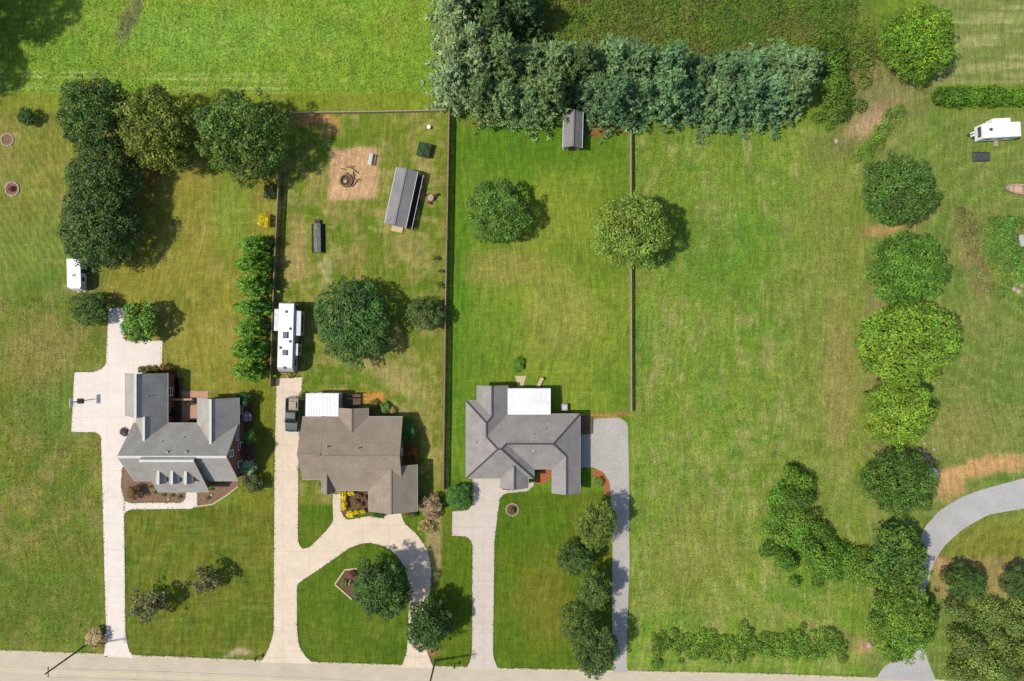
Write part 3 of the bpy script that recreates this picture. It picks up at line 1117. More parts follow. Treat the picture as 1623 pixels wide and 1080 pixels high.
for y in (-6.8, -9.8):
    door(t, -59.21, y, 2.4, 2.1, '-x', M_WHITE, 'garage_door')

# --- brown-roofed house
H = new_house('ranch_house', 'house with brown shingle roof beside the pickup truck', -23.5, -17)
roof_comp(H, -29.3, -16.85, -23.1, -11.77, 3.0, 5.8, 'x', ridge=-17.4)
roof_comp(H, -32.3, -28.8, -21.39, -11.78, 3.0, 5.7, 'x', ridge=-17.1)
roof_comp(H, -22.07, -14.62, -26.35, -19.1, 3.01, 4.78, 'y')
roof_comp(H, -26.7, -22.2, -14.0, -10.4, 3.01, 4.15, 'y', ov=.3)
roof_comp(H, -29.3, -27.4, -23.5, -19.2, 3.0, 4.35, 'y', ridge=-28.25)
rf = finish_house(H, M_SHING2, M_BRICKT, M_CAP2)
t = H['root']
for (px, py) in ((520, 708), (570, 710)):
    q = P(px, py, 5.3); bm = NB(); cyl(bm, (q.x, q.y, 4.9), .09, .75, 10); obj('vent_pipe', bm, M_BLACK, rf)
for y in (-14.5, -17.4):
    window(t, -17.2, y, 1.5, 1.1, 1.3, '+x')
window(t, -14.97, -23.2, 1.5, 1.1, 1.3, '+x'); window(t, -25, -22.75, 1.5, 1.5, 1.4, '-y'); window(t, -31.95, -16, 1.5, 1.1, 1.3, '-x')
window(t, -19.5, -12.12, 1.5, 1.3, 1.2, '+y')
door(t, -18.35, -26.0, 4.8, 2.2, '-y', M_WHITE, 'garage_door')
door(t, -28.3, -23.15, 1.0, 2.1, '-y', M_RED)


def patio_cover(parent, x0, x1, y0, y1, h0, h1, nx=4):
    """white ribbed patio roof on posts, joined to the house"""
    base = Vector(parent.location)
    bm = NB()
    n = int((x1 - x0) / .4)
    th = .08
    vs = [bm.verts.new(Vector(p) - base) for p in ((x0, y0, h0), (x1, y0, h0), (x1, y1, h1), (x0, y1, h1))]
    lo = [bm.verts.new(v.co - Vector((0, 0, th))) for v in vs]
    bm.faces.new(vs); bm.faces.new(lo[::-1])
    for i in range(4):
        bm.faces.new((vs[i], vs[(i + 1) % 4], lo[(i + 1) % 4], lo[i]))
    for k in range(n + 1):
        x = x0 + .05 + (x1 - x0 - .1) * k / n
        bar(bm, Vector((x, y0 + .02, h0 + .015)) - base, Vector((x, y1 - .02, h1 + .015)) - base, .05, .04)
    r = obj('patio_roof', bm, M_PATIOROOF, parent)
    for k in range(nx):
        x = x0 + .15 + (x1 - x0 - .3) * k / (nx - 1)
        bm = NB(); box(bm, x - .06, x + .06, y1 - .25, y1 - .13, 0, h1 - .05); o = obj('post', bm, M_WHITE, parent); o.location = -base
    bm = NB(); box(bm, x0 + .1, x1 - .1, y0 - .2, y1 - .05, -.05, .1); o = obj('patio_slab', bm, M_CONC3, parent); o.location = -base


patio_cover(t, -31.86, -26.75, -11.7, -8.15, 2.98, 2.75)
bm = NB()
q = Vector(t.location)
for k in range(11):
    y = -10.35 + k * .18
    box(bm, -26.6, -23.9, y, y + .16, .42, .46)
o = obj('deck', bm, M_DECK, t); o.location = -q
for a, b in (((-26.6, -8.4), (-23.9, -8.4)), ((-26.6, -9.1), (-23.9, -9.1))):
    bm = NB(); bar(bm, (*a, 1.3), (*b, 1.3), .1, .05)
    for k in range(10):
        x = a[0] + .1 + k * .28
        bar(bm, (x, a[1], 0), (x, a[1], 1.3), .05, .05)
    o = obj('railing', bm, M_WOODD, t); o.location = -q

# --- slate-roofed house
H = new_house('slate_roof_house', 'house with blue grey hip roof and wide white patio cover', 1.5, -15)
p = .58
H['capw'] = .24
EH = 2.8
roof_comp(H, -7.05, -0.70, -16.5, -9.32, EH, EH + 3.175 * p, 'y', 'gh', caps=False)
roof_comp(H, -5.38, -0.705, -13, -6.92, EH + .005, EH + 2.34 * p, 'y', caps=False)
roof_comp(H, -7.06, 3.35, -21.25, -11.4, EH - .004, EH + 4.95 * p, 'x', 'hh', caps=False)
roof_comp(H, -2.0, 10.47, -19.8, -11.38, EH + .003, EH + 4.21 * p, 'x', 'gh', caps=False)
roof_comp(H, -1.74, 2.5, -22.8, -17.8, EH + .002, EH + 2.12 * p, 'y', caps=False)
roof_comp(H, 6.21, 10.475, -23.6, -15.2, EH + .006, EH + 2.13 * p, 'y', caps=False)
for (xa, ya, ra), (xb, yb, rb) in (((-3.04, -6.92, 2.34), (-3.04, -11.66, 2.34)), ((-3.04, -11.66, 2.34), (-3.875, -12.495, 3.175)), ((-7.05, -9.32, 0), (-3.875, -12.495, 3.175)),
                                   ((-3.875, -12.495, 3.175), (-3.875, -14.575, 3.175)), ((-3.875, -14.575, 3.175), (-2.135, -16.325, 4.95)), ((-7.06, -21.25, 0), (-2.135, -16.325, 4.95)),
                                   ((-2.135, -16.325, 4.95), (-1.575, -16.325, 4.95)), ((-1.575, -16.325, 4.95), (3.35, -21.25, 0)), ((-1.575, -16.325, 4.95), (-.86, -15.59, 4.22)),
                                   ((-.86, -15.59, 4.21), (6.26, -15.59, 4.21)), ((6.26, -15.59, 4.21), (10.47, -11.38, 0)), ((6.26, -15.59, 4.21), (8.34, -17.67, 2.13)),
                                   ((8.34, -17.67, 2.13), (8.34, -23.6, 2.13)), ((.38, -19.13, 2.12), (.38, -22.8, 2.12))):
    bm = NB(); bar(bm, (xa, ya, EH + ra * p + .025), (xb, yb, EH + rb * p + .025), .24, .07); H['caps'].append(bm)
rf = finish_house(H, M_SHING3, M_BRICKT, M_CAP3)
t = H['root']
q = P(845, 714, 4.6); bm = NB(); cyl(bm, (q.x, q.y, 4.1), .12, .7, 10); obj('vent_pipe', bm, M_ALU, rf)
for (x, y, z) in ((3.4, -14.2, 4.2), (5.2, -13.4, 3.8), (-5.4, -15.6, 3.6)):
    bm = NB(); cyl(bm, (x, y, z - .2), .07, .6, 10); obj('vent_pipe', bm, M_ACU, rf)
for y in (-14, -18.5):
    window(t, -6.7, y, 1.5, 1.2, 1.3, '-x')
window(t, 10.12, -13.5, 1.5, 1.2, 1.3, '+x'); window(t, 10.12, -21, 1.5, 1.2, 1.3, '+x'); window(t, 8.34, -23.25, 1.5, 1.6, 1.4, '-y')
window(t, .38, -22.45, 1.5, 1.4, 1.4, '-y'); window(t, 8, -11.73, 1.5, 1.4, 1.2, '+y')
door(t, -4.6, -20.9, 4.6, 2.2, '-y', M_WHITE, 'garage_door')
door(t, 4.4, -19.45, 1.0, 2.1, '-y', M_WOODD)
patio_cover(t, -0.68, 5.97, -11.42, -7.4, 3.02, 2.8, 5)

# ------------------------------------------------------------------ sheds
def small_shed(name, label, c, rz, L, W, he, hr, mr, mw, cat='shed'):
    t = thing(name, label, cat, c, rz)
    H = {'root': t, 'roof': [], 'walls': [], 'caps': [], 'gut': []}
    roof_comp(H, -W / 2, W / 2, -L / 2, L / 2, he, hr, 'y', ov=.2)
    j = NB()
    for b in H['roof']:
        me = bpy.data.meshes.new('tmp'); bmesh.ops.recalc_face_normals(b, faces=b.faces); b.to_mesh(me); b.free(); j.from_mesh(me); bpy.data.meshes.remove(me)
    rf = obj('roof', j, mr, t)
    for b in H['walls']:
        obj('wall', b, mw, t)
    for b in H['caps']:
        obj('ridge_cap', b, M_SHINGS, rf)
    for b in H['gut']:
        obj('gutter', b, M_ALU, rf)
    return t


c = (P(637, 313, 2.4) + P(634, 313, 2.4)) / 2
t = small_shed('long_shed', 'long grey-roofed shed with a narrow railed porch by the dirt fire pit', (c.x, c.y, 0), R(-12.2), 8.9, 3.3, 2.3, 3.05, M_SHINGS, M_SIDING)
bm = NB()
for k in range(5):
    box(bm, 1.5 + k * .2, 1.68 + k * .2, -4.35, 4.35, .2, .25)
obj('porch_floor', bm, M_WOODD, t)
bm = NB(); bar(bm, (2.45, -4.35, 1.2), (2.45, 4.35, 1.2), .12, .08); obj('railing', bm, M_SIDING, t)
for k in range(6):
    bm = NB(); y = -4.3 + k * 1.72; box(bm, 2.4, 2.5, y - .05, y + .05, 0, 1.17); obj('post', bm, M_WHITE, t)
bm = NB(); box(bm, -.9, .9, -5.1, -4.25, 0, .15); obj('ramp', bm, M_TAN, t)
door(t, 0, 0, .1, .1, '-y', M_WHITE) if False else None

c = P(908, 206, 2.2)
t = small_shed('garden_shed', 'small garden shed half under the pine row', (c.x, c.y, 0), R(-1.5), 5.6, 2.95, 2.2, 3.25, M_SHINGS, M_WOODP)
bm = NB(); box(bm, -.5, .5, -2.66, -2.58, .05, 1.9); obj('door', bm, M_WOODD, t)
for k, x in enumerate((893.5, 900, 908, 915)):
    b = P(x, 236.5)
    bm = NB(); cyl(bm, (0, 0, 0), .2, .36, 12, .27); cyl(bm, (0, 0, .3), .28, .08, 12)
    pt = thing('flower_pot', 'pale flower pot in the row before the garden shed door', 'flower pot', (b.x, b.y, 0), 0, 'flower pots before the shed')
    obj('pot', bm, M_STONE, pt)
    cr = link(bpy.data.objects.new('plant', SML[k % 3]), pt); cr.location = (0, 0, .5); cr.scale = (.26, .26, .22); cr.color = (.3, .34, .22, 1)

# ------------------------------------------------------------------ fences
def fence(label, pts, h, style, m, bay=2.4, cat='fence'):
    wp = [P(*q) for q in pts]
    o = wp[0].copy()
    t = thing('fence', label, cat, o)
    rnd = random.Random(int(o.x * 10))
    first = True
    for a, b in zip(wp[:-1], wp[1:]):
        L = (b - a).length
        n = max(1, round(L / bay))
        d = (b - a).normalized()
        for k in range(n + 1):
            if k == 0 and not first:
                continue
            p = a.lerp(b, k / n) - o
            bm = NB(); box(bm, p.x - .055, p.x + .055, p.y - .055, p.y + .055, -.1, h + .06 + rnd.uniform(-.02, .03)); obj('post', bm, m, t)
        first = False
        for k in range(n):
            p, q = a.lerp(b, k / n) - o, a.lerp(b, (k + 1) / n) - o
            s = Vector((d.y, -d.x, 0))
            if style == 'board':
                bm = NB()
                m_ = max(4, int((q - p).length / .16))
                for i in range(m_):
                    c = p.lerp(q, (i + .5) / m_) + s * (.07 + rnd.uniform(-.008, .008))
                    bar(bm, c + Vector((0, 0, .04)), c + Vector((0, 0, h + rnd.uniform(-.03, .02))), .14, .022, s)
                obj('picket_panel', bm, m, t)
                for z in (.3, h - .2):
                    bm = NB(); bar(bm, p + Vector((0, 0, z)), q + Vector((0, 0, z)), .045, .09); obj('rail', bm, m, t)
                bm = NB(); bar(bm, p + s * .04 + Vector((0, 0, h + .03)), q + s * .04 + Vector((0, 0, h + .03)), .17, .04); obj('cap_rail', bm, m, t)
            else:
                for z in (.3, .65, h - .05):
                    bm = NB(); bar(bm, p + s * .07 + Vector((0, 0, z)), q + s * .07 + Vector((0, 0, z)), .04, .13); obj('rail', bm, m, t)
                bm = NB(); bar(bm, p + s * .02 + Vector((0, 0, h + .03)), q + s * .02 + Vector((0, 0, h + .03)), .17, .04); obj('cap_rail', bm, m, t)
    return t


fence('weathered board fence between the arborvitae row and the travel trailer', [(447, 276), (441, 400), (436, 520), (433, 612)], 1.4, 'board', M_WOOD)
fence('tall board fence casting a dark band beside the long shed', [(713.5, 176), (708, 470), (704, 775)], 1.45, 'board', M_WOOD)
fence('low pale rail fence running past the gravel drive to the pines', [(998.5, 205), (999, 440), (999.5, 652)], 1.05, 'board', M_WOODP)
fence('thin pale rail fence along the mown strip behind the dirt patch', [(462, 181), (590, 179.5), (708, 177)], .8, 'rail', M_WOODP)

# ------------------------------------------------------------------ vehicles
def wheel(t, x, y, r, wd, along='y'):
    bm = NB()
    tube(bm, [(x - wd / 2, y, r), (x + wd / 2, y, r)], [r, r], 18)
    o = obj('wheel', bm, M_BLACK, t)
    s = 1 if x > 0 else -1
    bm = NB(); tube(bm, [(x + s * (wd / 2 - .02), y, r), (x + s * (wd / 2 + .015), y, r)], [r * .55, r * .5], 14)
    obj('rim', bm, M_ALU, o)


def rounded(bm, prof, w0, w1):
    """extrude a y-z profile over x from w0 to w1"""
    a = [bm.verts.new((w0, y, z)) for y, z in prof]
    b = [bm.verts.new((w1, y, z)) for y, z in prof]
    bm.faces.new(a); bm.faces.new(b[::-1])
    n = len(prof)
    for i in range(n):
        bm.faces.new((a[i], a[(i + 1) % n], b[(i + 1) % n], b[i]))


def side_window(t, x, y0, y1, z0, z1, name='window'):
    bm = NB(); s = .012 if x > 0 else -.012
    box(bm, min(x, x + s), max(x, x + s), y0, y1, z0, z1); obj(name, bm, M_GLASS, t)


# travel trailer (local y forward = south end with hitch at -y)
c = P(452.6, 535, 3.25)
t = thing('travel_trailer', 'long white travel trailer with slide-outs parked behind the pickup', 'travel trailer', (c.x, c.y, 0), R(-1.6))
Lh = 5.35
bm = NB(); rounded(bm, [(-Lh, .75), (-Lh - .12, 1.2), (-Lh + .05, 2.4), (-Lh + .45, 3.05), (-Lh + .9, 3.22), (Lh - .25, 3.25), (Lh - .05, 3.1), (Lh, 2.8), (Lh, .75)], -1.18, 1.18)
body = obj('body', bm, M_SIDING, t)
bm = NB(); box(bm, -1.12, 1.12, -Lh + .75, Lh - .2, 3.22, 3.275); obj('roof', bm, M_WMETAL, t)
bm = NB(); box(bm, -1.19, 1.19, -Lh - .13, -Lh + .02, .9, 1.9); obj('front_panel', bm, M_BLACK, t)
for x0, x1, y0, y1, zz in ((1.15, 2.1, .35, 4.1, 2.75), (1.15, 1.75, -2.75, -.95, 2.7), (-2.0, -1.15, 1.0, 4.3, 2.7)):
    bm = NB(); box(bm, x0, x1, y0, y1, .75, zz); s = obj('slide_out', bm, M_SIDING, t)
    bm = NB(); box(bm, x0, x1 + (.03 if x0 > 0 else 0), y0 - .03, y1 + .03, zz, zz + .04); obj('slide_roof', bm, M_ALU, s)
    side_window(s, x1 if x0 > 0 else x0, y0 + .5, y1 - .5, 1.5, 2.2)
for x, y, sx, sy, hh in ((0.0, .35, .36, .5, .3), (0.0, -2.35, .36, .42, .28)):
    bm = NB(); box(bm, x - sx, x + sx, y - sy, y + sy, 3.27, 3.27 + hh, bevel=.09); obj('air_conditioner', bm, M_ACU, t)
for x, y in ((0.05, 3.95), (.72, 1.35), (.76, -.6), (0, -4.65), (-.7, -1.6)):
    bm = NB(); box(bm, x - .19, x + .19, y - .19, y + .19, 3.27, 3.37, bevel=.03); obj('roof_vent', bm, M_DTARP, t)
bm = NB(); box(bm, -.9, .9, -Lh, Lh - .1, .5, .76); obj('chassis', bm, M_BLACK, t)
for s in (-1, 1):
    for y in (-.4, -1.3):
        wheel(t, s * 1.0, y, .36, .22)
bm = NB(); bar(bm, (-.7, -Lh, .6), (0, -Lh - 1.1, .55), .1, .12); bar(bm, (.7, -Lh, .6), (0, -Lh - 1.1, .55), .1, .12); bar(bm, (0, -Lh - 1.05, 0), (0, -Lh - 1.05, .9), .07, .07)
obj('hitch', bm, M_BLACK, t)
side_window(t, 1.18, -4.4, -3.4, 1.5, 2.2); side_window(t, 1.18, 4.4, 5.0, 1.0, 2.7, 'door')
bm = NB(); tube(bm, [(1.24, -Lh + .9, 2.95), (1.24, Lh - .6, 2.95)], [.07, .07], 8); obj('awning_roll', bm, M_ALU, t)

# pickup truck facing south (-y)
c = P(461.8, 658, 1.2)
t = thing('pickup_truck', 'dark green crew cab pickup truck parked on the concrete drive', 'pickup truck', (c.x, c.y, 0), R(-2))
bm = NB(); rounded(bm, [(-2.65, .5), (-2.72, .75), (-2.62, 1.02), (-2.3, 1.1), (-1.35, 1.16), (-.9, 1.16), (.62, 1.16), (.62, .5)], -.98, .98)
for v in bm.verts:
    if v.co.y < -2.5: v.co.x *= .93
bmesh.ops.bevel(bm, geom=[e for e in bm.edges if abs(e.verts[0].co.x) > .85 and abs(e.verts[1].co.x) > .85], offset=.05, segments=2, affect='EDGES')
body = obj('body', bm, M_DARKPAINT, t)
bm = NB(); rounded(bm, [(-1.3, 1.14), (-.62, 1.8), (-.45, 1.84), (.42, 1.84), (.58, 1.74), (.64, 1.14)], -.9, .9)
for v in bm.verts:
    if v.co.z > 1.5: v.co.x *= .86
obj('cab', bm, M_DARKPAINT, t)
bm = NB()
f = [bm.verts.new(p) for p in ((-.78, -1.2, 1.245), (.78, -1.2, 1.245), (.7, -.68, 1.755), (-.7, -.68, 1.755))]
bm.faces.new(f); bmesh.ops.solidify(bm, geom=bm.faces[:], thickness=.015)
for v in bm.verts: v.co += Vector((0, -.02, .02))
obj('windscreen', bm, M_GLASS, t)
bm = NB()
f = [bm.verts.new(p) for p in ((-.7, .66, 1.25), (.7, .66, 1.25), (.64, .61, 1.7), (-.64, .61, 1.7))]
bm.faces.new(f); bmesh.ops.solidify(bm, geom=bm.faces[:], thickness=.015); obj('rear_window', bm, M_GLASS, t)
for s in (-1, 1):
    bm = NB(); v = [bm.verts.new(p) for p in ((s * .905, -1.05, 1.2), (s * .905, .5, 1.2), (s * .81, .42, 1.72), (s * .81, -.62, 1.72))]
    bm.faces.new(v); bmesh.ops.solidify(bm, geom=bm.faces[:], thickness=.012); obj('side_window', bm, M_GLASS, t)
    bm = NB(); box(bm, s * 1.0 - .1, s * 1.0 + .1, -1.12, -.95, 1.15, 1.33); obj('mirror', bm, M_BLACK, t)
    bm = NB(); box(bm, s * .7 - .18, s * .7 + .18, -2.73, -2.66, .75, .92); obj('headlight', bm, M_WMETAL, t)
    bm = NB(); box(bm, s * .97 - .06, s * .97 + .06, .64, 2.62, .5, 1.18); obj('bed_side', bm, M_DARKPAINT, t)
    bm = NB(); box(bm, s * .98 - .05, s * .98 + .04, 2.6, 2.66, .8, 1.1); obj('tail_light', bm, M_RED, t)
bm = NB(); box(bm, -.95, .95, .6, 2.6, .5, .74); obj('bed_floor', bm, M_STONE, t)
bm = NB(); box(bm, -.95, .95, 2.56, 2.64, .55, 1.17); obj('tailgate', bm, M_DARKPAINT, t)
bm = NB(); box(bm, -.55, .6, .95, 2.1, .74, .95, bevel=.05); obj('bed_liner_load', bm, M_STONE, t)
bm = NB(); box(bm, -.96, .96, -2.8, -2.62, .42, .62, bevel=.03); obj('front_bumper', bm, M_ALU, t)
bm = NB(); box(bm, -.96, .96, 2.62, 2.78, .45, .62, bevel=.03); obj('rear_bumper', bm, M_ALU, t)
for s in (-1, 1):
    for y in (-1.75, 1.6):
        wheel(t, s * .86, y, .4, .26)

# white camper on the right
c = P(1588, 206, 2.6)
t = thing('camper', 'white camper trailer with slide-out standing below the clipped hedge', 'camper', (c.x, c.y, 0), R(3))
bm = NB(); box(bm, -2.95, 2.95, -1.15, 1.15, .6, 2.65, bevel=.1); obj('body', bm, M_WMETAL, t)
bm = NB(); box(bm, -1.3, 1.5, 1.1, 1.85, .8, 2.5, bevel=.05); obj('slide_out', bm, M_WMETAL, t)
bm = NB(); box(bm, -1.95, -1.5, -.1, .35, 2.62, 2.75, bevel=.03); obj('roof_vent', bm, M_DTARP, t)
bm = NB(); box(bm, -3.0, -2.94, -.8, .8, 1.5, 2.2); obj('front_window', bm, M_GLASS, t)
for y0, y1 in ((-1.165, -1.15),):
    for x in (-1.6, .2, 2.1):
        bm = NB(); box(bm, x - .4, x + .4, y0, y1, 1.5, 2.1); obj('window', bm, M_GLASS, t)
bm = NB(); bar(bm, (-2.9, -.6, .55), (-4.0, 0, .5), .1, .12); bar(bm, (-2.9, .6, .55), (-4.0, 0, .5), .1, .12); obj('hitch', bm, M_BLACK, t)
bm = NB(); tube(bm, [(-3.4, -.22, .55), (-3.4, -.22, 1.15)], [.17, .15], 12); tube(bm, [(-3.4, .22, .55), (-3.4, .22, 1.15)], [.17, .15], 12); obj('gas_bottles', bm, M_WMETAL, t)
bm = NB(); box(bm, -2.8, 2.8, -.9, .9, .45, .62); obj('chassis', bm, M_BLACK, t)
bm = NB(); box(bm, .3, .9, -1.95, -1.1, .2, .4); obj('step', bm, M_STONE, t)
for s in (-1, 1):
    for x in (.2, 1.0):
        bm = NB(); tube(bm, [(x, s * .95 - .1, .34), (x, s * .95 + .1, .34)], [.34, .34], 16); obj('wheel', bm, M_BLACK, t)

# white enclosed trailer by the left trees
c = P(117, 436, 2.2)
t = thing('cargo_trailer', 'white enclosed trailer tucked under the dark trees', 'trailer', (c.x, c.y, 0), R(1))
bm = NB(); rounded(bm, [(-2.3, .5), (-2.35, 1.2), (-2.1, 2.05), (-1.8, 2.22), (2.5, 2.25), (2.55, .5)], -1.05, 1.05)
for v in bm.verts:
    if v.co.y < -2: v.co.x *= .78
obj('body', bm, M_WMETAL, t)
side_window(t, 1.05, -.9, -.35, 1.2, 1.8); side_window(t, 1.05, .3, .95, .6, 1.95, 'door')
bm = NB(); bar(bm, (-.6, -2.2, .5), (0, -3.2, .45), .1, .1); bar(bm, (.6, -2.2, .5), (0, -3.2, .45), .1, .1); obj('hitch', bm, M_ALU, t)
bm = NB(); box(bm, -.25, .25, -.3, .2, 2.23, 2.34, bevel=.03); obj('roof_vent', bm, M_SIDING, t)
for s in (-1, 1):
    wheel(t, s * 1.0, .4, .34, .2)

# boat at the right edge
c = P(1592, 297, .6)
t = thing('boat', 'faded pink open boat with pointed bow lying on the grass', 'boat', (c.x, c.y, 0), R(-6))
bm = NB()
secs = [(0, .03, .75), (.4, .32, .7), (1.0, .58, .64), (1.9, .76, .6), (3.2, .8, .58), (4.6, .74, .58)]
rings = []
for x, hw, zt in secs:
    rings.append([bm.verts.new(q) for q in ((x, -hw, zt), (x, -hw * .8, .22), (x, 0, .08), (x, hw * .8, .22), (x, hw, zt), (x, hw * .86, zt), (x, hw * .62, .3), (x, -hw * .62, .3), (x, -hw * .86, zt))])
for a, b in zip(rings[:-1], rings[1:]):
    for k in range(9):
        bm.faces.new((a[k], a[(k + 1) % 9], b[(k + 1) % 9], b[k]))
bm.faces.new(rings[0]); bm.faces.new(rings[-1][::-1])
obj('hull', bm, M_PINK, t)
for x in (1.6, 3.2):
    bm = NB(); box(bm, x - .14, x + .14, -.6, .6, .44, .48); obj('seat', bm, M_WOODP, t)
bm = NB(); poly_prism(bm, [(.06, -.03), (.9, -.5), (.9, .5), (.06, .03)], .66, .7); obj('foredeck', bm, M_STONE, t)

# ------------------------------------------------------------------ yard things
# basketball hoop at the drive pad
c = P(131, 636)
t = thing('basketball_hoop', 'basketball hoop at the edge of the pale turning pad', 'basketball hoop', c, 0)
bm = NB(); tube(bm, [(-.3, 0, 0), (-.3, 0, 2.4), (.2, 0, 3.1)], [.08, .075, .06], 10); obj('pole', bm, M_BLACK, t)
bm = NB(); box(bm, .3, .34, -.7, .7, 2.85, 3.7); obj('backboard', bm, M_ALU, t)
bm = NB(); tube(bm, [(.62 + .23 * math.cos(k * .6283), .23 * math.sin(k * .6283), 3.05) for k in range(11)], [.02] * 11, 6); obj('rim', bm, M_MULCHO, t)
bm = NB(); box(bm, -.75, .15, -.4, .4, 0, .3, bevel=.08); obj('base', bm, M_BLACK, t)
bm = NB(); bar(bm, (.2, -.3, 3.1), (.3, -.3, 3.4), .05, .05); bar(bm, (.2, .3, 3.1), (.3, .3, 3.4), .05, .05); bar(bm, (.2, -.3, 3.1), (.2, .3, 3.1), .05, .05); obj('bracket', bm, M_BLACK, t)


def ring(name, label, px, py, r, m_in, plant=None, cat='planter', tintp=None):
    c = P(px, py)
    t = thing(name, label, cat, c)
    bm = NB()
    n = max(10, int(2 * math.pi * r / .34))
    rnd = random.Random(int(px))
    for k in range(n):
        a = 6.283 * k / n
        m = Matrix.Translation((math.cos(a) * r, math.sin(a) * r, 0)) @ Matrix.Rotation(a, 4, 'Z')
        box(bm, -.11, .11, -.15, .15, -.02, rnd.uniform(.1, .17), m)
    obj('stone_ring', bm, M_STONE, t)
    bm = NB(); cyl(bm, (0, 0, -.02), r - .05, .07, 20); obj('bed', bm, m_in, t)
    if plant:
        cr = link(bpy.data.objects.new('plant', SML[0]), t); cr.location = (0, 0, .3); cr.scale = (plant, plant, plant * .8); cr.color = (*tintp, 1)
    return t


ring('stone_ring_bed', 'round stone-edged bed of bare earth on the west lawn', 12, 222, .95, M_MULCH)
ring('stone_ring_bed', 'round stone-edged bed with a red plant on the west lawn', 20, 300, 1.05, M_MULCH, .5, 'planter', (.30, .06, .05))
ring('ring_planter', 'round stone ring planter on the lawn before the slate-roofed house', 812, 808, .95, M_MULCHD, .5, 'planter', (.09, .11, .03))

c = P(549, 287)
t = thing('fire_pit', 'round stone fire pit in the square dirt patch', 'fire pit', c)
bm = NB()
for k in range(14):
    a = 6.283 * k / 14
    box(bm, -.13, .13, -.2, .2, 0, .32, Matrix.Translation((math.cos(a) * .9, math.sin(a) * .9, 0)) @ Matrix.Rotation(a, 4, 'Z'))
obj('stone_ring', bm, M_ASH, t)
bm = NB(); cyl(bm, (0, 0, 0), .82, .08, 18); obj('ash_bed', bm, M_MULCHD, t)
bm = NB(); cyl(bm, (-.1, -.1, .05), .3, .28, 12); obj('fire_bowl', bm, M_STONE, t)
rnd = random.Random(5)
for k in range(8):
    a = rnd.uniform(-.3, 1.9); r = rnd.uniform(1.1, 3.0)
    q = c + Vector((math.cos(a) * r, math.sin(a) * r * .8, 0)); ang = rnd.uniform(0, 3.14); l = rnd.uniform(.35, .9)
    bm = NB(); d = Vector((math.cos(ang), math.sin(ang), 0)) * l
    tube(bm, [Vector((0, 0, .09)) - d, Vector((0, 0, .1)), Vector((0, 0, .09)) + d], [.09, .1, .08], 7)
    o = obj('log', bm, M_ASH); o.location = q
    tag(o, 'charred log lying loose beside the fire pit', 'log', 'loose logs by the fire pit')
c = P(588, 254)
t = thing('bench', 'pale slatted garden bench at the edge of the dirt patch', 'bench', c, R(-100))
for k in range(3):
    bm = NB(); box(bm, -.9, .9, -.3 + k * .2, -.14 + k * .2, .42, .46); obj('seat_slat', bm, M_ALU, t)
for k in range(3):
    bm = NB(); box(bm, -.9, .9, .32, .36, .52 + k * .15, .62 + k * .15); obj('back_slat', bm, M_ALU, t)
for x in (-.8, .8):
    for y in (-.25, .34):
        bm = NB(); box(bm, x - .04, x + .04, y - .04, y + .04, 0, .42 if y < 0 else .95); obj('leg', bm, M_ALU, t)

c = P(672, 238, .8)
t = thing('hutch', 'small hutch under a sagging green tarp beside the long shed', 'hutch', (c.x, c.y, 0), R(-14))
bm = NB(); box(bm, -.85, .85, -.95, .95, 0, .9); obj('body', bm, M_WOODD, t)
bm = NB()
n = 8
vs = [[bm.verts.new((-1.02 + 2.04 * i / n, -1.1 + 2.2 * j / n, 1.15 - .35 * abs(i / n - .5) - .1 * math.sin(j / n * 9 + i) * .5)) for j in range(n + 1)] for i in range(n + 1)]
for i in range(n):
    for j in range(n):
        bm.faces.new((vs[i][j], vs[i + 1][j], vs[i + 1][j + 1], vs[i][j + 1]))
bmesh.ops.solidify(bm, geom=bm.faces[:], thickness=.03); obj('tarp', bm, M_GTARP, t)
c = P(680, 203); bm = NB(); cyl(bm, (0, 0, 0), .22, .5, 14, .27); cyl(bm, (0, 0, .46), .29, .06, 14)
o = obj('bucket', bm, M_WHITE); o.location = c; tag(o, 'small white bucket on the grass north of the green tarp', 'bucket')

c = P(683, 315)
t = thing('patio_table', 'small round patio table in the grass beside the long shed', 'table', c)
bm = NB(); cyl(bm, (0, 0, .68), .5, .04, 18); obj('table_top', bm, M_STONE, t)
bm = NB(); cyl(bm, (0, 0, 0), .05, .68, 8); cyl(bm, (0, 0, 0), .25, .04, 12); obj('pedestal', bm, M_BLACK, t)
for k, a in enumerate((.6, 2.6, 4.5)):
    q = c + Vector((math.cos(a) * .85, math.sin(a) * .75, 0))
    t2 = thing('garden_chair', 'dark red garden chair drawn up to the small patio table', 'chair', q, a + math.pi / 2, 'chairs round the small patio table')
    bm = NB(); box(bm, -.22, .22, -.22, .22, .4, .45); obj('seat', bm, M_RED, t2)
    bm = NB(); box(bm, -.22, .22, -.26, -.21, .47, .9); obj('backrest', bm, M_RED, t2)
    for x in (-.19, .19):
        for y in (-.19, .19):
            bm = NB(); box(bm, x - .02, x + .02, y - .02, y + .02, 0, .4); obj('leg', bm, M_BLACK, t2)

